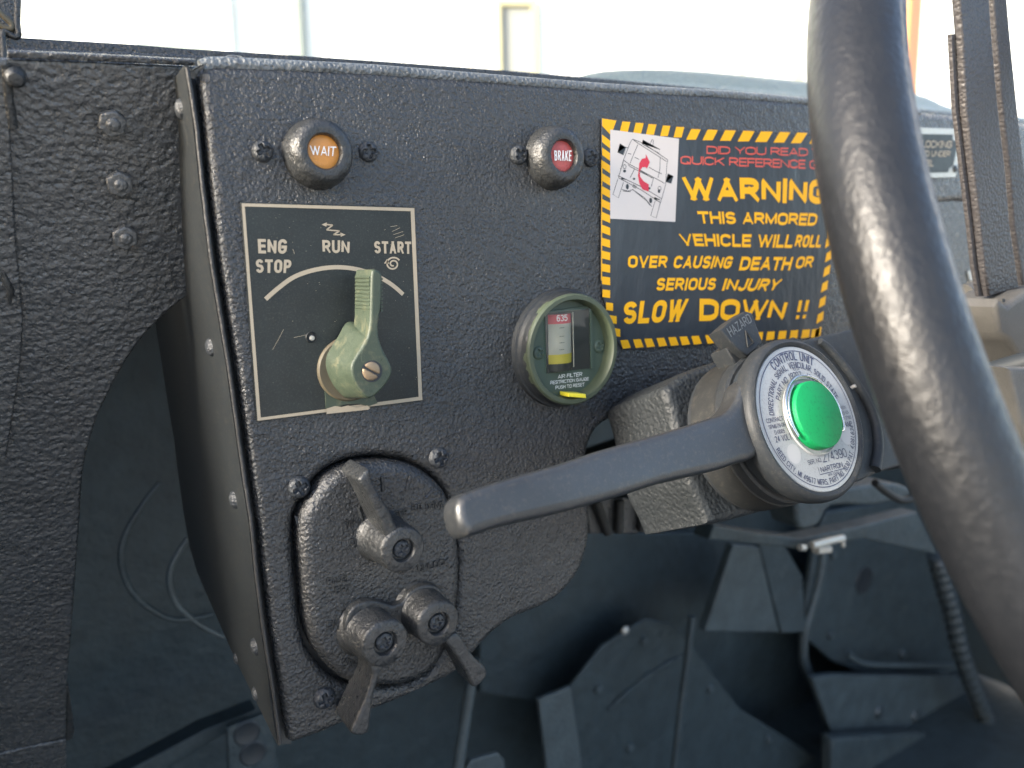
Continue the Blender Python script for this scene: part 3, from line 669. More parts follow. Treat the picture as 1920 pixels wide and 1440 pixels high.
# arm: separate slab of limited depth, hub: lofted skirt
hubF = [(710, 634), (718, 655), (732, 682), (735, 699), (726, 718), (709, 737), (692, 747), (678, 737), (667, 721), (660, 702), (660, 684), (668, 668), (678, 652), (688, 634), (698, 630)]
hf = smoothpts(FP.pts(hubF, HL), 3)
kk = []
hb0 = [tuple(hub+(Vector(q)-hub)*1.10+Vector((-.0002, 0))) for q in hf]
hb1 = [tuple(hub+(Vector(q)-hub)*1.30+Vector((-.0006, .0003))) for q in hf]
prism2('hub', FP, hf, HL, hb1, .0022, 'green', lv, mid=[(hb0, HL*.62)], bev=.0009)
armF = [(698, 508), (709, 507), (716, 514), (717, 530), (715, 574), (710, 606), (711, 632), (716, 650), (722, 672), (700, 690), (676, 680), (676, 657), (689, 632), (694, 604), (695, 579), (696, 540)]
af = smoothpts(FP.pts(armF, HL+.0001), 3)
ab = [(x-.0002, y) for x, y in af]
prism2('grip_arm', FP, af, HL+.0001, ab, HL-.0150, 'green', lv, bev=.0010)
for k in range(9):                                              # ribs on the thumb side
    y = 520+k*7.4; a = FP.px(696, y, HL-.001); z_ = rpx(FP, 690, y, 3.4)/2
    link('grip_rib', tube_me([FP.w(a[0]-.0001, a[1], HL-.0010), FP.w(a[0]-.0004, a[1], HL-.0145)], z_*2.0, 8), 'green', lv, 60)
    b = FP.px(717, y+3, HL-.001)
    link('grip_rib', tube_me([FP.w(b[0]-.0001, b[1], HL-.0012), FP.w(b[0]-.0001, b[1], HL-.0135)], z_*1.3, 8), 'green', lv, 60)
lathe('screw_well', FP, FP.px(697, 696, HL), [(0, HL+.0002), (.0036, HL+.00025), (.0040, HL+.0002)], 'ink', lv, seg=32)
screw('screw', FP, FP.px(696.5, 696, HL+.0004), .0034, HL+.0003, .0007, 'brass', lv, kind='slot', rot=R(57), depth=.0009)

#------------------------------------------------------------------ air filter gauge
ag = thing('air_filter_gauge', 'round green rimmed gauge lettered AIR FILTER RESTRICTION GAUGE with yellow tab', 'gauge', FP.wp(1040, 652))
HG = .0098; gc = FP.px(1078, 656, HG); GR = rpx(FP, 1078, 656, 104.5, HG)
lathe('bezel', FP, gc, [(GR*.86, HG-.0065), (GR*.87, HG-.004), (GR*.885, HG-.0006), (GR*.90, HG), (GR*.97, HG), (GR*1.0, HG-.0008), (GR*1.0, HG-.004)], 'green_rim', ag, seg=96)
lathe('coated_skirt', FP, gc, [(GR*.965, HG-.0006), (GR*1.004, HG-.0022), (GR*1.004, HG-.0045), (GR*1.015, .0042), (GR*1.04, .0034), (GR*1.045, .0027), (GR*1.075, .0022), (GR*1.085, .0010), (GR*1.10, -.0005)], 'cast', ag, seg=96,
      warp=lambda a, r, h: 1+(.010*math.sin(5*a)+.008*math.sin(13*a+1)+.006*math.sin(29*a) if h > HG-.003 else 0)+(0 if h < HG-.003 else (.0 if math.cos(a) < .1 else -.05)))
HF = HG-.0062
lathe('face', FP, gc, [(0, HF), (GR*.87, HF), (GR*.87, HF-.002)], 'green_dk', ag)
wq = [(1022, 588), (1106, 579), (1108, 690), (1026, 700)]
slab('window_well', FP, [FP.pts(wq, HF+.0004)], HF+.0004, .0006, 'gdark', ag, bev=.0001)
slab('window_frame', FP, [FP.pts([(1096, 574), (1111, 574), (1113, 690), (1108, 692), (1106, 579), (1022, 588), (1022, 584)], HF+.001)], HF+.001, .001, 'green_dk', ag, bev=.0002)
DR = .0085; hd = HF-.0053
for nm, ya, yb, mt_ in (('red_band', 588, 605, 'gred'), ('scale', 605, 661, 'gwhite'), ('yellow_band', 661, 678, 'gyel'), ('drum_end', 678, 692, 'gdark')):
    link(nm, tube_me([FP.wp(1035+(ya-588)*.02, ya, hd), FP.wp(1035+(yb-588)*.02, yb, hd)], DR if nm != 'yellow_band' else DR*1.01, 40), mt_, ag, 50)
flats('scale_mark', FP, [strip(FP.pts([(1049, y), (1058, y-.8)], HF+.0034), .0002) for y in (615, 631, 643, 656)], HF+.0034, 'ink', ag)
text_px('lettering', '635', FP, [(1044, 591), (1064, 589.5), (1064, 601.5), (1044, 603)], HF+.0035, 'white', ag, bold=.0)
slab('window', FP, [FP.pts([(1021, 583), (1107, 578), (1109, 691), (1025, 701)], HF+.0058)], HF+.0058, .0018, 'glass', ag, bev=.0004)
tube('window_edge', [FP.wp(x, y, HF+.002) for x, y in ((1074, 585), (1076, 688))], .00022, 'gwhite', ag)
for wd, q in (('AIR FILTER', [(1046, 703), (1092, 697.5), (1091, 705), (1046, 710)]), ('RESTRICTION GAUGE', [(1032, 714.5), (1104, 707), (1104, 713), (1032, 721)]), ('PUSH TO RESET', [(1041.5, 723.5), (1096, 717.5), (1096, 724), (1042, 730)])):
    text_px('lettering', wd, FP, q, HF+.0003, 'white', ag, bold=.005)
tb = FP.pts([(1066, 737), (1098, 739), (1099, 746.5), (1066, 744)], HF+.007)
slab('reset_tab', FP, [tb], HF+.0072, .007, 'tab', ag, bev=.0003)
for (x, y) in ((1010, 662), (1123, 649)):
    screw('screw', FP, FP.px(x, y, HF), rpx(FP, x, y, 13, HF), HF, .0012, 'green_dk', ag, rot=.5, depth=.0010)

#------------------------------------------------------------------ light switch (oval, three levers)
ls = thing('light_switch', 'painted over black oval light switch with three short levers', 'switch', FP.wp(*ovc))
OV = smoothpts(FP.pts(ov, .004), 4)
slab('switch_plate', FP, [OV], .0052, .016, 'coat', ls, bev=.0050, res=5)
for wd, q, in (('PANEL', [(612, 1083), (655, 1077), (656, 1089), (613, 1095)]), ('BRT', [(628, 1100), (657, 1096), (657, 1107), (629, 1112)]), ('DIM', [(612, 1163), (638, 1160), (639, 1172), (613, 1176)]),
               ('OFF', [(655, 1010), (685, 1008), (685, 1020), (655, 1022)]), ('STOP LT', [(640, 975), (680, 970), (680, 981), (641, 986)]), ('UNLOCK', [(782, 1060), (840, 1044), (841, 1056), (784, 1072)]), ('SER', [(738, 958), (762, 953), (764, 964), (740, 969)]),
               ('B.O. DRIVE', [(770, 945), (830, 940), (832, 951), (772, 957)]), ('PARK', [(640, 1228), (668, 1240), (663, 1252), (636, 1240)])):
    text_px('embossed_lettering', wd, FP, q, .0050, 'coat_part', ls, bold=.0, relief=.0008)
for a, b in (((716, 894), (718, 921)), ((770, 893), (762, 918)), ((811, 920), (798, 934)), ((672, 950), (680, 975))):
    link('index_ridge', tube_me([FP.wp(*a, .0052), FP.wp(*b, .0052)], .0008, 8), 'coat_part', ls, 60)
def knob(c_front, rv, hk, base_xy, base_r, arm, arm_h, arm_t, srot, gspot=None):
    cf = Vector(FP.px(*c_front, hk)); r = rpx(FP, *c_front, rv, hk)
    rb = base_r*r
    cb_ = Vector(FP.px(*base_xy, .006))
    bm_prof = [(0, hk-.0024), (r*.47, hk-.0024), (r*.495, hk-.0004), (r*.53, hk), (r*.90, hk), (r*.97, hk-.0006), (r, hk-.0016), (r*1.03, hk*.6), (rb, .0065), (rb*1.10, .0055), (rb*1.12, .004)]
    bm = bmesh.new(); me = lathe_me(FP, (0, 0), bm_prof, 48, warp=lambda a, q, h: 1+.012*math.sin(3*a+h*300)+.008*math.sin(8*a))
    for v in me.vertices:
        h = -v.co.y; k = max(0, min(1, (hk-h)/(hk-.006))); off = cf*(1-k)+cb_*k
        v.co += Vector((off.x, 0, off.y)) + Vector((0, 0, 0))
    kn = link('knob', me, 'coat_part', ls, 45)
    A_ = smoothpts(FP.pts(arm, arm_h), 3)
    ar = slab('lever_arm', FP, [A_], arm_h, arm_t, 'coat_part', kn, bev=.0014, res=3)
    link('screw', screw_me(FP, tuple(cf), r*.39, hk-.0020, .0016, rot=srot, depth=.0015), 'coat_screw', kn, 60)
    return kn
armA = [(674, 903), (678, 893), (692, 881), (698, 897), (707, 920), (728, 952), (744, 986), (756, 1004), (728, 1010), (718, 992), (702, 955), (686, 922)]
kA = knob((757, 1032), 43, .0235, (716, 1005), 1.08, armA, .0225, .0200, .5)
armB = [(690, 1240), (730, 1240), (716, 1258), (708, 1282), (701, 1305), (697, 1335), (690, 1376), (660, 1377), (668, 1352), (683, 1318), (694, 1285), (698, 1262)]
kB = knob((724, 1207), 44, .0215, (684, 1178), 1.10, armB, .0205, .0185, .3)
armC = [(834, 1200), (858, 1188), (874, 1210), (889, 1232), (908, 1249), (914, 1262), (910, 1274), (891, 1290), (882, 1278), (872, 1257), (856, 1232), (846, 1218)]
kC = knob((823, 1170), 42, .0215, (786, 1140), 1.10, armC, .0205, .0150, .2)
flg = [(650, 1190), (648, 1165), (660, 1140), (685, 1127), (712, 1128), (735, 1135), (755, 1128), (768, 1110), (790, 1098), (815, 1098), (835, 1115), (842, 1140), (835, 1170), (810, 1190), (780, 1185), (750, 1195), (720, 1220), (685, 1225)]
slab('linking_flange', FP, [smoothpts(FP.pts(flg, .009), 3)], .0095, .005, 'coat_part', ls, bev=.001)
pc = FP.pts([(695, 1001), (702, 996), (700, 1012), (696, 1024), (692, 1018)], .010)
flats('paint_chip', FP, [pc], .0105, 'green', ls, 'pale green chip showing through the black paint')
for (x, y, n) in ((560, 913, 21), (822, 858, 20), (608, 1308, 20)):
    screw('screw', FP, FP.px(x, y), rpx(FP, x, y, n), 0, .0030, 'coat_screw', ls, rot=random.uniform(.2, 1.2), depth=.0022, blob=.06)
for q in ([(552, 966), (563, 972), (556, 984)], [(606, 890), (622, 899), (612, 906)], [(776, 852), (783, 853), (779, 862), (772, 861)]):
    flats('keyway_notch', FP, [FP.pts(q, .0003)], .0004, 'ink', ls)

#------------------------------------------------------------------ warning sticker
st = thing('warning_sticker', 'dark warning sticker with yellow striped border telling the driver to slow down', 'sticker', FP.wp(1340, 430))
HS = .0010
so = [(1129, 221), (1200, 231), (1270, 241), (1400, 248), (1524, 255), (1562, 258), (1570, 340), (1563, 430), (1562, 484), (1555, 526), (1550, 580), (1537, 630), (1440, 637), (1341, 645), (1260, 650), (1188, 655), (1168, 655), (1158, 640), (1143, 600), (1133, 562), (1127, 526), (1127, 440), (1128, 363), (1128, 290)]
slab('backing', FP, [FP.pts(so, HS)], HS, .0004, 'sticker', st, bev=.00008)
H2 = HS+.00012; P2 = lambda l: FP.pts(l, H2)
def par(x0, x1, y0, x2, x3, y1): return P2([(x0, y0), (x1, y0+ (x1-x0)*.07), (x3, y1+(x3-x2)*.05), (x2, y1)])
bars = []
topx = [(1167, 1182), (1192, 1207), (1216, 1231), (1243, 1257), (1268, 1283), (1296, 1314), (1327, 1346), (1360, 1380), (1394, 1415), (1427, 1449), (1462, 1482), (1495, 1514), (1530, 1548)]
for a, b in topx:
    ty = 224+(a-1129)*.098 if a < 1270 else 241+(a-1270)*.033; hgt = 20
    sl = 5 if a < 1270 else 9+ (a-1270)*.015
    bars.append(P2([(a, ty), (b, ty+.8), (b-sl, ty+hgt), (a-sl, ty+hgt)]))
bars.append(P2([(1129, 222), (1156, 226), (1149, 244), (1144, 245)])); bars.append(P2([(1129, 222), (1144, 245), (1144, 252), (1129, 236)]))
y = 252
for k in range(16):
    hh = 14.5; dy = 12-k*.9 if k < 12 else 2
    xr = 1144; xl = 1129 if y < 540 else 1129+(y-540)*.28
    if xl < xr-2 or y > 560:
        xr2 = 1144 if y < 560 else xl+13
        bars.append(P2([(xl, y), (xr2, y+dy), (xr2, y+dy+hh), (xl, y+hh)]))
    y += 24.2
for k, a in enumerate((1163, 1187, 1208, 1231, 1253, 1274, 1296, 1322, 1368, 1391, 1414, 1436, 1458, 1480, 1502, 1520)):
    yy = 638-(a-1163)*.058; bars.append(P2([(a, yy), (a+14, yy-1), (a+20, yy+14), (a+5, yy+16)] if a < 1350 else [(a+3, yy), (a+17, yy-1), (a+15, yy+14), (a, yy+16)]))
for y0_ in (441, 468, 496, 525, 554, 583, 612):
    xr = 1561-(max(0, y0_-470))*.145; bars.append(P2([(xr-11, y0_+7), (xr, y0_), (xr-2, y0_+17), (xr-14, y0_+24)]))
y0_ = 285
while y0_ < 430: bars.append(P2([(1553, y0_+7), (1567, y0_), (1566, y0_+17), (1552, y0_+24)])); y0_ += 28
for b_ in bars: link('stripe', flat_me(FP, [b_], H2), 'yellow', st, None)
flats('edge_line', FP, [P2([(1127.6, 300), (1129.2, 300), (1128.8, 526), (1127.2, 526)])], H2, 'yellow', st)
T = [('DID YOU READ THE', [(1325, 273.5), (1569, 279), (1569, 294), (1325, 288.5)], 'redprint', .02), ('QUICK REFERENCE GUIDE', [(1276, 292), (1580, 302), (1580, 319), (1276, 308)], 'redprint', .02),
     ('WARNING', [(1278, 331), (1552, 336), (1548, 383), (1284, 376)], 'yellow', .045), ('THIS ARMORED', [(1307, 396), (1534, 400), (1530, 423.5), (1311, 419)], 'yellow', .03),
     ('VEHICLE WILL', [(1272, 438), (1491, 440), (1484.5, 465), (1279, 461)], 'yellow', .03), ('ROLL', [(1495, 440), (1543, 441), (1538, 464), (1489, 464)], 'yellow', .025),
     ('OVER CAUSING', [(1178, 479), (1377, 480), (1369, 504), (1177, 502)], 'yellow', .03), ('DEATH', [(1391, 481), (1488, 482), (1481, 507), (1385, 507)], 'yellow', .03), ('OR', [(1496, 481), (1528, 480), (1522, 502), (1490, 504)], 'yellow', .025),
     ('SERIOUS', [(1233, 521), (1345, 521), (1340, 544), (1229, 545)], 'yellow', .03), ('INJURY', [(1360, 522), (1468, 522.5), (1455, 547), (1353, 545)], 'yellow', .03),
     ('SLOW', [(1170, 566), (1292, 560), (1279, 603), (1168, 608)], 'yellow', .03), ('DOWN', [(1312, 560), (1479, 562), (1468, 600), (1311, 602)], 'yellow', .04), ('!!', [(1497, 559), (1521, 558), (1512, 597), (1490, 599)], 'yellow', .03)]
for wd, q, mt_, bo in T: text_px('lettering', wd, FP, q, H2, mt_, st, bold=bo+(.012 if mt_ == 'yellow' else -.003))
pic = link('picture_panel', flat_me(FP, [FP.pts([(1144, 243), (1273, 260), (1266, 416), (1144, 410)], H2)], H2+.00005), 'paper', st, None)
zx = lambda x, y: (900+x/4.8, 200+y/4.8)
LN = [[(1350, 325), (1370, 292), (1470, 330), (1690, 480)], [(1350, 325), (1290, 480)], [(1680, 520), (1690, 480)], [(1420, 340), (1385, 420), (1350, 510)], [(1620, 460), (1618, 560), (1600, 640)], [(1380, 300), (1430, 335), (1680, 495)],
      [(1290, 480), (1330, 510), (1660, 690)], [(1290, 480), (1245, 640)], [(1670, 700), (1625, 860)], [(1680, 520), (1670, 700)], [(1245, 640), (1450, 750), (1625, 865)], [(1240, 620), (1480, 735), (1635, 830)],
      [(1258, 335), (1310, 365), (1290, 440), (1237, 415), (1258, 335)], [(1310, 365), (1330, 370)], [(1690, 605), (1738, 625), (1720, 695), (1672, 680), (1690, 605)], [(1240, 650), (1195, 790), (1245, 820), (1290, 680)],
      [(1575, 850), (1535, 980), (1585, 1002), (1622, 860)], [(1275, 745), (1330, 760), (1380, 745)], [(1285, 760), (1355, 765)], [(1370, 745), (1480, 820), (1545, 900)], [(1390, 760), (1500, 850), (1530, 890)],
      [(1465, 300), (1458, 335), (1610, 420), (1618, 385), (1465, 300)], [(1530, 335), (1548, 295), (1560, 300), (1555, 350), (1570, 358)], [(1330, 420), (1360, 428)], [(1390, 455), (1430, 475)], [(1520, 545), (1580, 580), (1635, 605)],
      [(1390, 560), (1350, 640)], [(1440, 580), (1430, 650)], [(1560, 640), (1540, 720)], [(1290, 490), (1270, 555), (1260, 560)], [(1330, 520), (1350, 540), (1390, 560), (1560, 645)], [(1440, 575), (1545, 640)], [(1275, 640), (1310, 655), (1300, 670), (1270, 655), (1275, 640)], [(1570, 815), (1620, 840), (1612, 855), (1565, 832), (1570, 815)], [(1375, 700), (1410, 720), (1400, 735), (1370, 718)]]
LN += [[(x+14*math.cos(a*.63), y+18*math.sin(a*.63)) for a in range(11)] for x, y in ((1300, 540), (1615, 735))]
ln = [strip([FP.px(*zx(*p_), H2) for p_ in l], .00030) for l in LN]
flats('line_drawing', FP, ln, H2+.0001, 'ink', pic)
flats('lamp_mark', FP, [[FP.px(*zx(x+a*math.cos(t*.7), y+b*math.sin(t*.7)), H2) for t in range(9)] for x, y, a, b in ((1300, 580, 14, 14), (1325, 720, 14, 26), (1535, 845, 14, 26), (1610, 760, 12, 18), (1385, 650, 12, 10), (1520, 735, 14, 12))], H2+.0001, 'ink', pic)
ra = [(1515, 765), (1460, 745), (1432, 690), (1420, 620), (1428, 560), (1432, 510), (1455, 470), (1490, 462), (1490, 425), (1527, 500), (1500, 560), (1490, 545), (1460, 545), (1432, 585), (1440, 630), (1470, 670), (1518, 700)]
flats('rollover_arrow', FP, [[FP.px(*zx(*p_), H2) for p_ in ra]], H2+.00014, 'redflat', pic)

#------------------------------------------------------------------ data plate at the far right
dp = thing('data_plate', 'small riveted metal data plate about the wheel locking cable, cut off by the rim', 'plate', FP.wp(1760, 290))
dq = [(1610, 228), (1806, 241), (1800, 290), (1791, 331), (1612, 334)]
dq = [(1640, 236), (1806, 242), (1792, 332), (1640, 336)]
slab('plate', FP, [FP.pts(dq, .001)], .001, .0008, 'steel', dp, bev=.0001)
slab('dark_field', FP, [FP.pts([(1650, 250), (1787, 252), (1787, 262), (1797, 266), (1788, 310), (1780, 316), (1778, 323), (1650, 326)], .0014)], .0013, .0002, 'plate', dp, bev=.00003)
for wd, q in (('WHEEL LOCKING', [(1672, 262), (1786, 264), (1784, 278), (1672, 276)]), ('CABLE STORED UNDER', [(1655, 281), (1783, 283), (1781, 294), (1655, 292)]), ('WHEEL', [(1712, 300), (1751, 300), (1750, 312), (1712, 312)])):
    text_px('lettering', wd, FP, q, .0015, 'cream', dp, bold=.02)
for (x, y) in ((1798, 249), (1787, 317)):
    lathe('rivet', FP, FP.px(x, y), [(0, .0022), (.0016, .0020), (.0024, .0013)], 'ink', dp, seg=20)

#================================================================== TURN SIGNAL CONTROL UNIT
cu_ = thing('turn_signal_unit', 'round black turn signal control unit with silver label, clamped on the steering column', 'turn signal switch', FC.w(0, 0, -.02))
lathe('head', FC, (0, 0), [(0, -.0002), (LR*1.0, -.0002), (LR*1.015, .0006), (LR*1.05, .0010), (LR*1.09, .0003), (LR*1.12, -.0016), (LR*1.125, -.004), (LR*1.11, -.0075), (LR*1.05, -.0088), (LR*1.0, -.009)], 'cast', cu_, seg=96)
lathe('neck', FC, (0, 0), [(LR*1.0, -.008), (LR*1.0, -.015)], 'ink', cu_)
lathe('drum', FC, (0, 0), [(LR*.9, -.0138), (LR*1.04, -.014), (LR*1.07, -.015), (LR*1.07, -.037), (LR*1.0, -.0375)], 'cast', cu_, seg=80)
lathe('rubber_band', FC, (0, 0), [(LR*1.07, -.0195), (LR*1.088, -.020), (LR*1.092, -.0335), (LR*1.07, -.034)], 'rubber', cu_, seg=80)
lev_t = [(892, 1003), (876, 1001), (864, 984), (858, 955), (861, 936), (871, 925), (884, 919), (965, 893), (1048, 870), (1132, 842), (1240, 812), (1330, 784), (1362, 773), (1384, 748), (1396, 715), (1420, 708), (1440, 780), (1434, 840), (1412, 860), (1385, 868), (1350, 880), (1277, 897), (1240, 906), (1152, 934), (1048, 962), (950, 984)]
lever = slab('signal_lever', FC, [smoothpts(FC.pts(lev_t, -.003), 4)], -.0028, .0120, 'castworn', cu_, bev=.0030, res=2, smooth=60)
lab = lathe('label_disc', FC, (0, 0), [(0, .0001), (LR*.985, .0001), (LR*.995, -.0002)], 'label', cu_, seg=96)
HLb = .00022
flats('label_ring', FC, [], HLb, 'blueink', lab) if False else link('label_ring', flat_me(FC, [circle(0, 0, LR*.937, 96), circle(0, 0, LR*.925, 96)], HLb), 'blueink', lab, None)
TA = lambda s, r, a0, a1, sz, ins=False, bo=.0: text_arc('lettering', s, FC, 0, 0, LR*r, a0, a1, LR*sz, HLb, 'blueink', lab, bo, ins)
TA('CONTROL UNIT', .795, 121, 59, .125, bo=.01)
TA('DIRECTIONAL SIGNAL, VEHICULAR, SOLID STATE', .685, 171, 15, .092)
TA('PART NO. 19207 - 12447785', .555, 150, 27, .085)
TA('REED CITY, MI 49677 MFRS. PART NO. 1030 PAT. 4,081,634', .905, 201, 346, .080, True)
def TL_(s, x0, x1, y0, y1, bo=.0): text_quad('lettering', s, FC, [(x0*LR, y1*LR), (x1*LR, y1*LR), (x1*LR, y0*LR), (x0*LR, y0*LR)], HLb, 'blueink', lab, bold=bo)
TL_('U.S.', -.03, .10, .655, .715); TL_('CONTRACT', -.86, -.53, .025, .085); TL_('SPM679-06-', -.85, -.50, -.055, .0); TL_('D-0005', -.77, -.57, -.135, -.08); TL_('24 VOLT', -.80, -.47, -.235, -.155)
TL_('NSN', .72, .84, .025, .075); TL_('6220-01-', .63, .89, -.05, .0); TL_('A08-7785', .63, .89, -.125, -.075); TL_('10 AMP', .60, .87, -.225, -.15)
TL_('SER. NO.', -.31, -.02, -.60, -.54); TL_('274390', .0, .54, -.615, -.49, -.01); TL_('NARTRON', -.10, .38, -.735, -.66, .01); TL_('MFR 32498', .02, .25, -.805, -.77)
flats('logo_line', FC, [strip([(-.14*LR, -.66*LR), (-.14*LR, -.755*LR), (.14*LR, -.755*LR)], .0003), strip([(.16*LR, -.755*LR), (.40*LR, -.755*LR)], .0003)], HLb, 'blueink', lab)
for (x, y) in ((-.52, -.42), (.66, -.33)): flats('stain', FC, [circle(x*LR, y*LR, LR*.13, 24)], HLb-.00006, mat('grey_stain', (.42, .41, .40), .5), lab)
bx, by = .03*LR, .01*LR
lathe('button_collar', FC, (bx, by), [(LR*.50, .0002), (LR*.52, .0009), (LR*.54, .0003)], 'label', cu_, seg=48)
bt = lathe('push_button', FC, (bx+.0002, by), [(0, .0047), (LR*.442, .0047), (LR*.452, .0045), (LR*.458, .0040), (LR*.462, .0002)], 'button', cu_, seg=64)
wr = [(bx+LR*.55*math.cos(R(a)), by+LR*.55*math.sin(R(a))) for a in range(205, -35, -6)]
tube('retaining_wire', [FC.w(x, y, .0030-.0012*abs(math.sin(i*.08))) for i, (x, y) in enumerate(wr)]+[FC.w(wr[-1][0]-.001, wr[-1][1], .001)], .00062, 'wire', cu_)
wr2 = [(bx+LR*.51*math.cos(R(a)), by+LR*.51*math.sin(R(a))) for a in range(205, 120, -6)]
tube('retaining_wire', [FC.w(x, y, .0026) for x, y in wr2], .00050, 'wire', cu_)
hz = [(1397, 583), (1410, 586), (1430, 640), (1418, 655), (1402, 668), (1384, 655), (1368, 638), (1352, 618), (1372, 600)]
hzt = slab('hazard_tab', FC, [FC.pts(hz, -.012)], -.012, .008, 'cast', cu_, bev=.0008)
text_px('embossed_lettering', 'HAZARD', FC, [(1362, 616), (1403, 587), (1411, 603), (1371, 632)], -.0117, 'reliefglint', hzt, bold=.0)  # flat letters, highlights of the relief painted as grey
tri = [(1397, 621), (1414, 637), (1404, 651)]
tri = [(1398, 620), (1413, 642), (1402, 651), (1398, 620)]
for i in range(3): link('triangle_mark', tube_me([FC.wp(*tri[i], -.0118), FC.wp(*tri[i+1], -.0118)], .00035, 6), 'rubber', hzt, 50)
slab('tab_stem', FC, [FC.pts([(1376, 640), (1402, 662), (1412, 690), (1385, 690), (1370, 668), (1362, 652)], -.016)], -.016, .010, 'cast', cu_, bev=.0008)
# pebbled rear housing
rh = [(1183, 756), (1195, 742), (1225, 722), (1290, 700), (1330, 690), (1420, 720), (1470, 800), (1470, 930), (1440, 948), (1357, 972), (1268, 994), (1255, 985), (1245, 962), (1222, 915), (1205, 850), (1195, 800)]
slab('rear_housing', FC, [smoothpts(FC.pts(rh, -.060), 3)], -.036, .044, 'coat_far', cu_, bev=.004, res=4)

#================================================================== STEERING COLUMN AND WHEEL
WC = CAM + Vector((.3837, .1103, -.0249))
colm = thing('steering_column', 'black steering column with cast bracket, running down behind the turn signal unit', 'steering column', WC-AX*.30)
tube('shaft', [WC-AX*.01, WC-AX*.16], .005, 'ink', colm, seg=24)
tube('column_tube', [WC-AX*.15, WC-AX*.20, WC-AX*.62], .030, 'cast', colm, seg=32)
bk = [(1480, 650), (1500, 640), (1560, 626), (1604, 616), (1700, 600), (1760, 640), (1790, 780), (1760, 860), (1690, 872), (1627, 893), (1600, 905), (1560, 900), (1520, 860)]
slab('column_bracket', FC, [smoothpts(FC.pts(bk, -.020), 2)], -.018, .020, 'cast', colm, bev=.0015, res=3)
rdg = smoothpts([(1537, 640), (1552, 652), (1585, 690), (1618, 740), (1640, 790), (1646, 840), (1640, 880)], 5, False)
link('bracket_ridge', tube_me([FC.wp(x, y, -.0170) for x, y in rdg], .0022, 12, rf=lambda t: .0016+.0012*t), 'cast', colm, 60)
link('retaining_clip', tube_me([FC.wp(1596, 727, -.010), FC.wp(1604, 723, -.008)], .0009, 8), 'steel', cu_, 50)
slab('clamp', YF(.10), [smoothpts(YF(.10).pts([(1500, 930), (1570, 918), (1660, 905), (1705, 915), (1700, 935), (1640, 948), (1560, 950), (1535, 985), (1500, 990)]), 3)], 0, .03, 'inner2', colm, bev=.004)
link('clamp_band', tube_me([YF(.06).wp(x, y) for x, y in smoothpts([(1640, 905), (1665, 925), (1690, 938), (1712, 935)], 4, False)], .003, 10), 'rubber', colm, 50)

sw = thing('steering_wheel', 'grained black steering wheel rim sweeping across the right side in the foreground', 'steering wheel', WC)
FW = Frame(WC, (1, 0, 0), (0, 0, 1)); FW.ez = AX; FW.ex = FC.ex; FW.ey = FC.ey
rr_ = lambda a: .0130*(1+.010*math.sin(a*9)+.006*math.sin(a*31))
pts = [FW.w(.2*math.cos(a), .2*math.sin(a), 0) for a in [2*math.pi*i/240 for i in range(240)]]
def rim_me():
    bm = bmesh.new(); rings = []; SG = 64
    for i in range(360):
        a = 2*math.pi*i/360; rad = FW.ex*math.cos(a)+FW.ey*math.sin(a); c = FW.o+rad*.2; ring = []
        for k in range(SG):
            b = 2*math.pi*k/SG; r = .0131
            d = abs(((b-R(108)+math.pi) % (2*math.pi))-math.pi); r -= .0009*math.exp(-(d/.10)**2)     # stitched seam groove
            ring.append(bm.verts.new(c+(rad*math.cos(b)+FW.ez*math.sin(b))*r))
        rings.append(ring)
    for i in range(360):
        A_, B_ = rings[i], rings[(i+1) % 360]
        for k in range(SG): bm.faces.new((A_[k], A_[(k+1) % SG], B_[(k+1) % SG], B_[k]))
    bmesh.ops.recalc_face_normals(bm, faces=bm.faces); me = bpy.data.meshes.new('r'); bm.to_mesh(me); bm.free(); return me
link('rim', rim_me(), 'leather', sw, 80)
lathe('hub', FW, (0, 0), [(0, .004), (.028, .004), (.034, .0), (.036, -.012), (.030, -.03)], 'cast', sw, seg=48)
for a in (0, 62, -62):
    link('spoke', tube_me([FW.w(t*math.cos(R(a)), t*math.sin(R(a)), -.006*(1-t/.2)) for t in (.02, .06, .1, .15, .195)], .008, 16), 'cast', sw, 50)

#------------------------------------------------------------------ grained upright bar at the right edge
Fq = YF(-.085)
gb_ = thing('support_bar', 'upright black leather grained bar at the right edge, ending in a sandy block', 'bar', Fq.wp(1890, 560))
barL = [(1796, -60), (1805, 60), (1812, 200), (1826, 320), (1838, 420), (1846, 500), (1856, 556)]
barM = [(1852, -60), (1860, 60), (1872, 200), (1886, 320), (1894, 420), (1906, 500), (1912, 540)]
barR = [(1884, -60), (1894, 60), (1908, 200), (1922, 320), (1936, 420), (1946, 500), (1956, 545)]
Fr2 = YF(-.078)
for nm, L_, R__, h1, h2 in (('front_face', barL, barM, 0, 0),):
    slab('bar', Fq, [Fq.pts(barL+barM[::-1])], 0, .004, 'vinyl', gb_, bev=.0012)
slab('bar_rear', Fr2, [Fr2.pts([(x+8, y) for x, y in barM]+barR[::-1])], 0, .006, 'vinyl', gb_, bev=.0012)
slab('bar_trim', Fq, [Fq.pts([(x-8, y) for x, y in barL if y > 50]+[(x-1, y) for x, y in barL if y > 50][::-1])], -.003, .002, 'vinyl', gb_, bev=.0004)
blk = Fq.pts([(1842, 575), (1852, 560), (1866, 572), (1880, 560), (1905, 545), (1960, 535), (1960, 690), (1905, 686), (1900, 690), (1870, 640), (1850, 625)], .004)
slab('block', Fq, [blk], .010, .030, 'tanblock', gb_, bev=.003, res=3)
slab('block_joint', Fq, [Fq.pts([(1881, 560), (1884, 560), (1905, 690), (1901, 690)], .0064)], .0064, .0006, 'ink', gb_, bev=.0001)
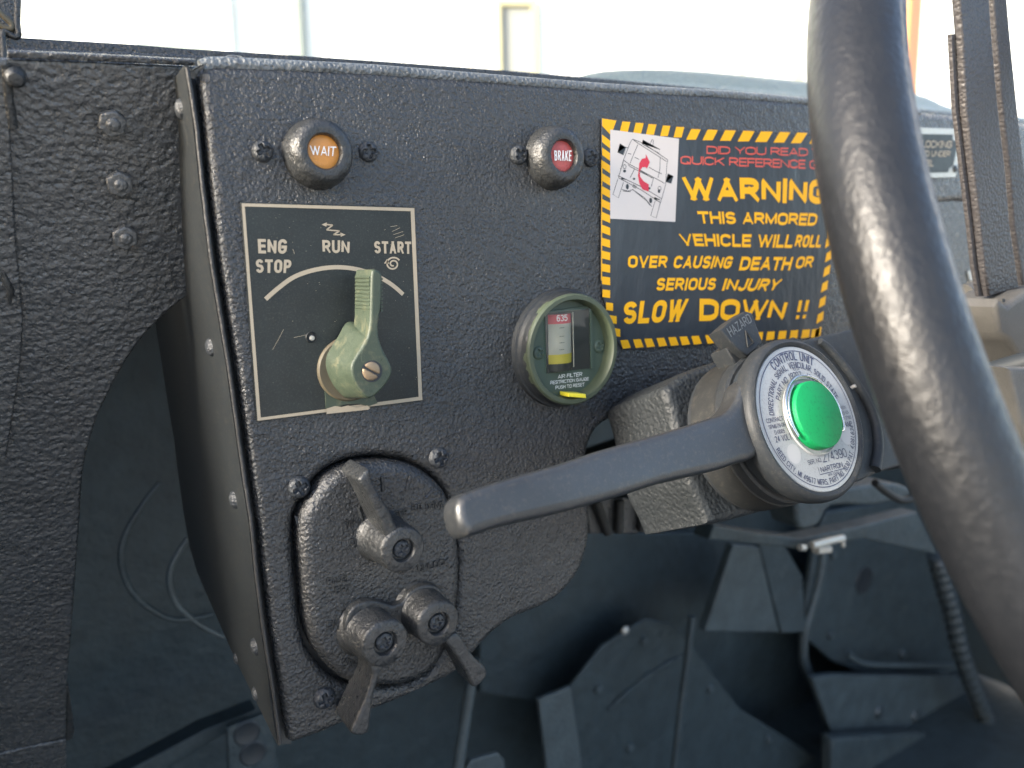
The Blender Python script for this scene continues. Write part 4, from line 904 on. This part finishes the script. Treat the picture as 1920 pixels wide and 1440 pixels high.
slab('foot', YF(-.15), [YF(-.15).pts([(1893, 690), (1970, 692), (1970, 900), (1935, 860), (1915, 790)])], 0, .01, 'tanblock', gb_, bev=.002)
cy = YF(-.02); cap = thing('cylinder_cap', 'pale chromed cylinder end peeking between the rim and the grained bar', 'cap', cy.wp(1835, 570))
cc = cy.px(1850, 590)
lathe('cap', cy, cc, [(0, .002), (.013, .002), (.0165, .004), (.018, .002), (.018, -.03)], 'steel', cap, seg=40)
link('sleeve', tube_me([cy.wp(1810, 548), cy.wp(1850, 528)], .005, 16), 'tanblock', cap, 50)
lr = slab('lower_dash', YF(.11), [YF(.11).pts([(1690, 440), (1745, 428), (1960, 440), (1960, 760), (1760, 760), (1700, 560)])], 0, .01, 'coat_far', None, bev=.002)
tag(lr, 'rough dark lower dash sheet right of the wheel rim, under the data plate', 'dash panel')
spg = thing('threaded_stud', 'short threaded stud in the dark recess right of the rim', 'stud', YF(.09).wp(1813, 518))
for k in range(4): lathe('thread', YF(.09), YF(.09).px(1812+k*1.5, 512+k*5), [(0, .003), (.0026, .0028), (.003, .0014), (.0026, 0)], 'steel', spg, seg=16)

#================================================================== FOOTWELL
def foot(name, label, cat, Y, px_, t=.006, mt='inner2', bev=.002, sm=0, grp=None):
    f = YF(Y); p_ = f.pts(px_); p_ = smoothpts(p_, sm) if sm else p_
    o = slab(name, f, [p_], 0, t, mt, None, bev=bev); tag(o, label, cat, grp); return o
pd = thing('brake_pedal', 'grey trapezoid pedal pad hanging in the dark footwell', 'pedal', YF(.30).wp(1395, 1100))
slab('pad', YF(.30), [YF(.30).pts([(1376, 1022), (1424, 1026), (1462, 1186), (1322, 1184)])], .0, .012, 'inner3', pd, bev=.002)
slab('arm', YF(.32), [YF(.32).pts([(1424, 1020), (1470, 1020), (1505, 1080), (1512, 1185), (1466, 1188)])], .0, .012, 'inner2', pd, bev=.002)
ew = thing('engine_cover', 'large slanted dark cover panel filling the right footwell behind the wheel', 'panel', YF(.38).wp(1600, 1100))
f = YF(.38)
slab('upper_panel', f, [f.pts([(1532, 1010), (1550, 960), (1740, 930), (1900, 1250), (1700, 1300), (1560, 1240), (1505, 1190), (1512, 1130)])], 0, .012, 'inner2', ew, bev=.004)
lathe('access_hole', f, f.px(1620, 1088), [(0, .0006), (.019, .0008), (.021, .0014), (.0225, .0004)], 'ink', ew, seg=28, sx=1.0)
link('ridge', tube_me([f.wp(x, y, .002) for x, y in smoothpts([(1542, 1020), (1540, 1060), (1530, 1110), (1512, 1170), (1506, 1215), (1510, 1250), (1530, 1290), (1545, 1330), (1558, 1372)], 4, False)], .007, 10), 'inner3', ew, 50)
fs = YF(.33)
slab('step_face', fs, [fs.pts([(1524, 1272), (1560, 1266), (1796, 1268), (1818, 1290), (1818, 1368), (1600, 1376), (1560, 1376)])], 0, .012, 'inner3', ew, bev=.003)
link('step_edge', tube_me([fs.wp(x, y) for x, y in smoothpts([(1590, 1225), (1610, 1240), (1640, 1246), (1720, 1247), (1800, 1246)], 4, False)], .004, 10), 'inner3', ew, 50)
for (x, y) in ((1648, 1335), (1716, 1343), (1790, 1341)):
    lathe('rivet', fs, fs.px(x, y), [(0, .0050), (.007, .0046), (.0105, .0018), (.012, -.001)], 'hose', ew, seg=24)
slab('sill', YF(.30), [YF(.30).pts([(1560, 1385), (1700, 1376), (1900, 1380), (1930, 1500), (1560, 1500)])], 0, .02, 'inner2', ew, bev=.006)
hz_ = thing('corrugated_hose', 'dark corrugated hose running down the footwell beside the wheel rim', 'hose', YF(.27).wp(1800, 1200))
f = YF(.27); cl = smoothpts([(1755, 1040), (1768, 1090), (1785, 1150), (1800, 1215), (1820, 1275), (1842, 1330), (1862, 1380)], 16, False)
link('tube', tube_me([f.wp(x, y) for x, y in cl], .0085, 20, rf=lambda t: .0110+.0024*math.sin(t*96*1.5)), 'hose', hz_, 60)
def rod(name, label, Y, pts_, r, mt='inner3', cat='rod', grp=None):
    f = YF(Y); o = link(name, tube_me([f.wp(x, y) for x, y in pts_], r, 14), mt, None, 50); tag(o, label, cat, grp); return o
rod('steel_rod', 'pale thick rod dropping below the end of the lowest right switch lever', .20, [(890, 1235), (878, 1310), (866, 1390), (856, 1460)], .0045, 'inner3')
rod('linkage_rod', 'thin dark rod standing in the footwell below the turn signal unit', .30, [(1298, 1155), (1288, 1240), (1276, 1330), (1262, 1460)], .0042, 'inner2')
foot('pedal_bracket', 'pale flat bracket standing in the footwell beside the tall rod', 'bracket', .26, [(1010, 1312), (1070, 1288), (1082, 1360), (1098, 1480), (1030, 1480)], mt='inner3')
foot('floor_plate', 'small pale plate corner at the bottom edge below the control box', 'plate', .24, [(870, 1450), (884, 1425), (934, 1412), (946, 1425), (952, 1480), (870, 1480)], mt='inner3')
foot('kick_panel', 'faint slanted panel in the middle of the footwell below the signal lever', 'panel', .36, [(1060, 1300), (1210, 1160), (1300, 1210), (1390, 1330), (1560, 1440), (1560, 1520), (1080, 1520)], mt='inner', bev=.012, sm=2)
foot('firewall_pad', 'dark quilted pad on the firewall behind the pedals', 'pad', .42, [(900, 1300), (900, 1000), (1340, 1000), (1360, 1180), (1250, 1240), (1120, 1330)], mt='inner', t=.015)
hb_ = foot('hanging_bracket', 'ridged brownish black bracket hanging just right of the control box edge', 'bracket', .09, [(1100, 935), (1212, 930), (1213, 985), (1196, 1003), (1105, 1002)], mt='coat_part', t=.01)
for a in ([(1118, 940), (1140, 1000)], [(1162, 938), (1160, 998)], [(1206, 940), (1203, 996)]):
    link('rib', tube_me([YF(.09).wp(*p_, .003) for p_ in a], .0030, 8), 'rubber', hb_, 50)
foot('under_dash_bar', 'dark bar crossing under the turn signal unit', 'bar', .16, [(1340, 985), (1420, 1000), (1500, 1010), (1600, 990), (1720, 960), (1760, 1040), (1620, 1010), (1500, 1030), (1330, 1012)], mt='inner', t=.02)
bs = thing('brake_switch_bolt', 'bright zinc bolt and nut catching light under the turn signal unit', 'bolt', YF(.14).wp(1550, 1018))
f = YF(.14)
link('bolt', tube_me([f.wp(1522, 1023), f.wp(1560, 1013), f.wp(1580, 1009)], .0036, 10), 'steel', bs, 50)
link('nut', tube_me([f.wp(1530, 1031), f.wp(1554, 1029)], .0042, 6), 'steel', bs, 30)
link('washer', tube_me([f.wp(1500, 1027), f.wp(1508, 1027)], .003, 10), 'steel', bs, 50)
link('clip', tube_me([f.wp(1578, 1006), f.wp(1581, 1024)], .0022, 8), 'steel', bs, 50)
o = lathe('bolt_head', YF(.34), YF(.34).px(1172, 1182), [(0, .003), (.003, .0026), (.005, .001), (.0052, 0)], 'steel', None, seg=20)
tag(o, 'tiny shiny bolt head glinting alone in the dark footwell', 'bolt')
cbf = YF(.26)
for pts_, lb in (([(352, 1010), (335, 1035), (320, 1065), (318, 1095), (330, 1130), (350, 1152), (380, 1175), (420, 1195)], 'pale thin cable looping out beside the tapered foot of the control box'),
                 ([(300, 905), (262, 955), (232, 1010), (228, 1060), (245, 1105), (280, 1140), (330, 1162), (400, 1152)], 'dim thin cable making the wider loop in the left leg opening')):
    o = link('cable', tube_me([cbf.wp(x, y) for x, y in smoothpts(pts_, 5, False)], .0022, 8), 'inner3' if pts_[0][0] > 320 else 'inner2', None, 50); tag(o, lb, 'cable', 'cables hanging in the left leg opening')
hp = foot('mounting_plate', 'grey plate with two holes at the bottom, left of the control box corner', 'plate', .30, [(425, 1365), (505, 1335), (530, 1480), (430, 1480)], mt='inner2')
for (x, y) in ((463, 1374), (474, 1412)): lathe('hole', YF(.30), YF(.30).px(x, y), [(0, .0004), (.007, .0005), (.009, .0012), (.0105, .0002)], 'ink', hp, seg=24)
foot('floor_ridge', 'dim curved floor ridge seen low through the left leg opening', 'panel', .33, [(130, 1500), (250, 1440), (380, 1370), (480, 1330), (480, 1345), (390, 1395), (300, 1450), (240, 1510)], mt='inner', t=.02)

# small hardware in the footwell
kp = bpy.data.objects['kick_panel']; f = YF(.36)
for (x, y) in ((1120, 1290), (1205, 1200), (1330, 1290), (1440, 1385), (1180, 1400)):
    lathe('bolt', f, f.px(x, y), [(0, .005), (.0045, .0045), (.006, .002), (.0065, 0)], 'inner3', kp, seg=6)
link('weld_bead', tube_me([f.wp(x, y, .001) for x, y in smoothpts([(1140, 1330), (1190, 1285), (1240, 1250), (1290, 1225)], 6, False)], .003, 8, rf=lambda t: .0028+.0007*math.sin(t*90)), 'inner2', kp, 50)
ec = bpy.data.objects['engine_cover']; f = YF(.38)
for (x, y) in ((1560, 1040), (1700, 1010), (1555, 1190), (1690, 1225), (1590, 1225)):
    lathe('bolt', f, f.px(x, y), [(0, .006), (.005, .0055), (.0068, .002), (.0072, 0)], 'inner3', ec, seg=6)
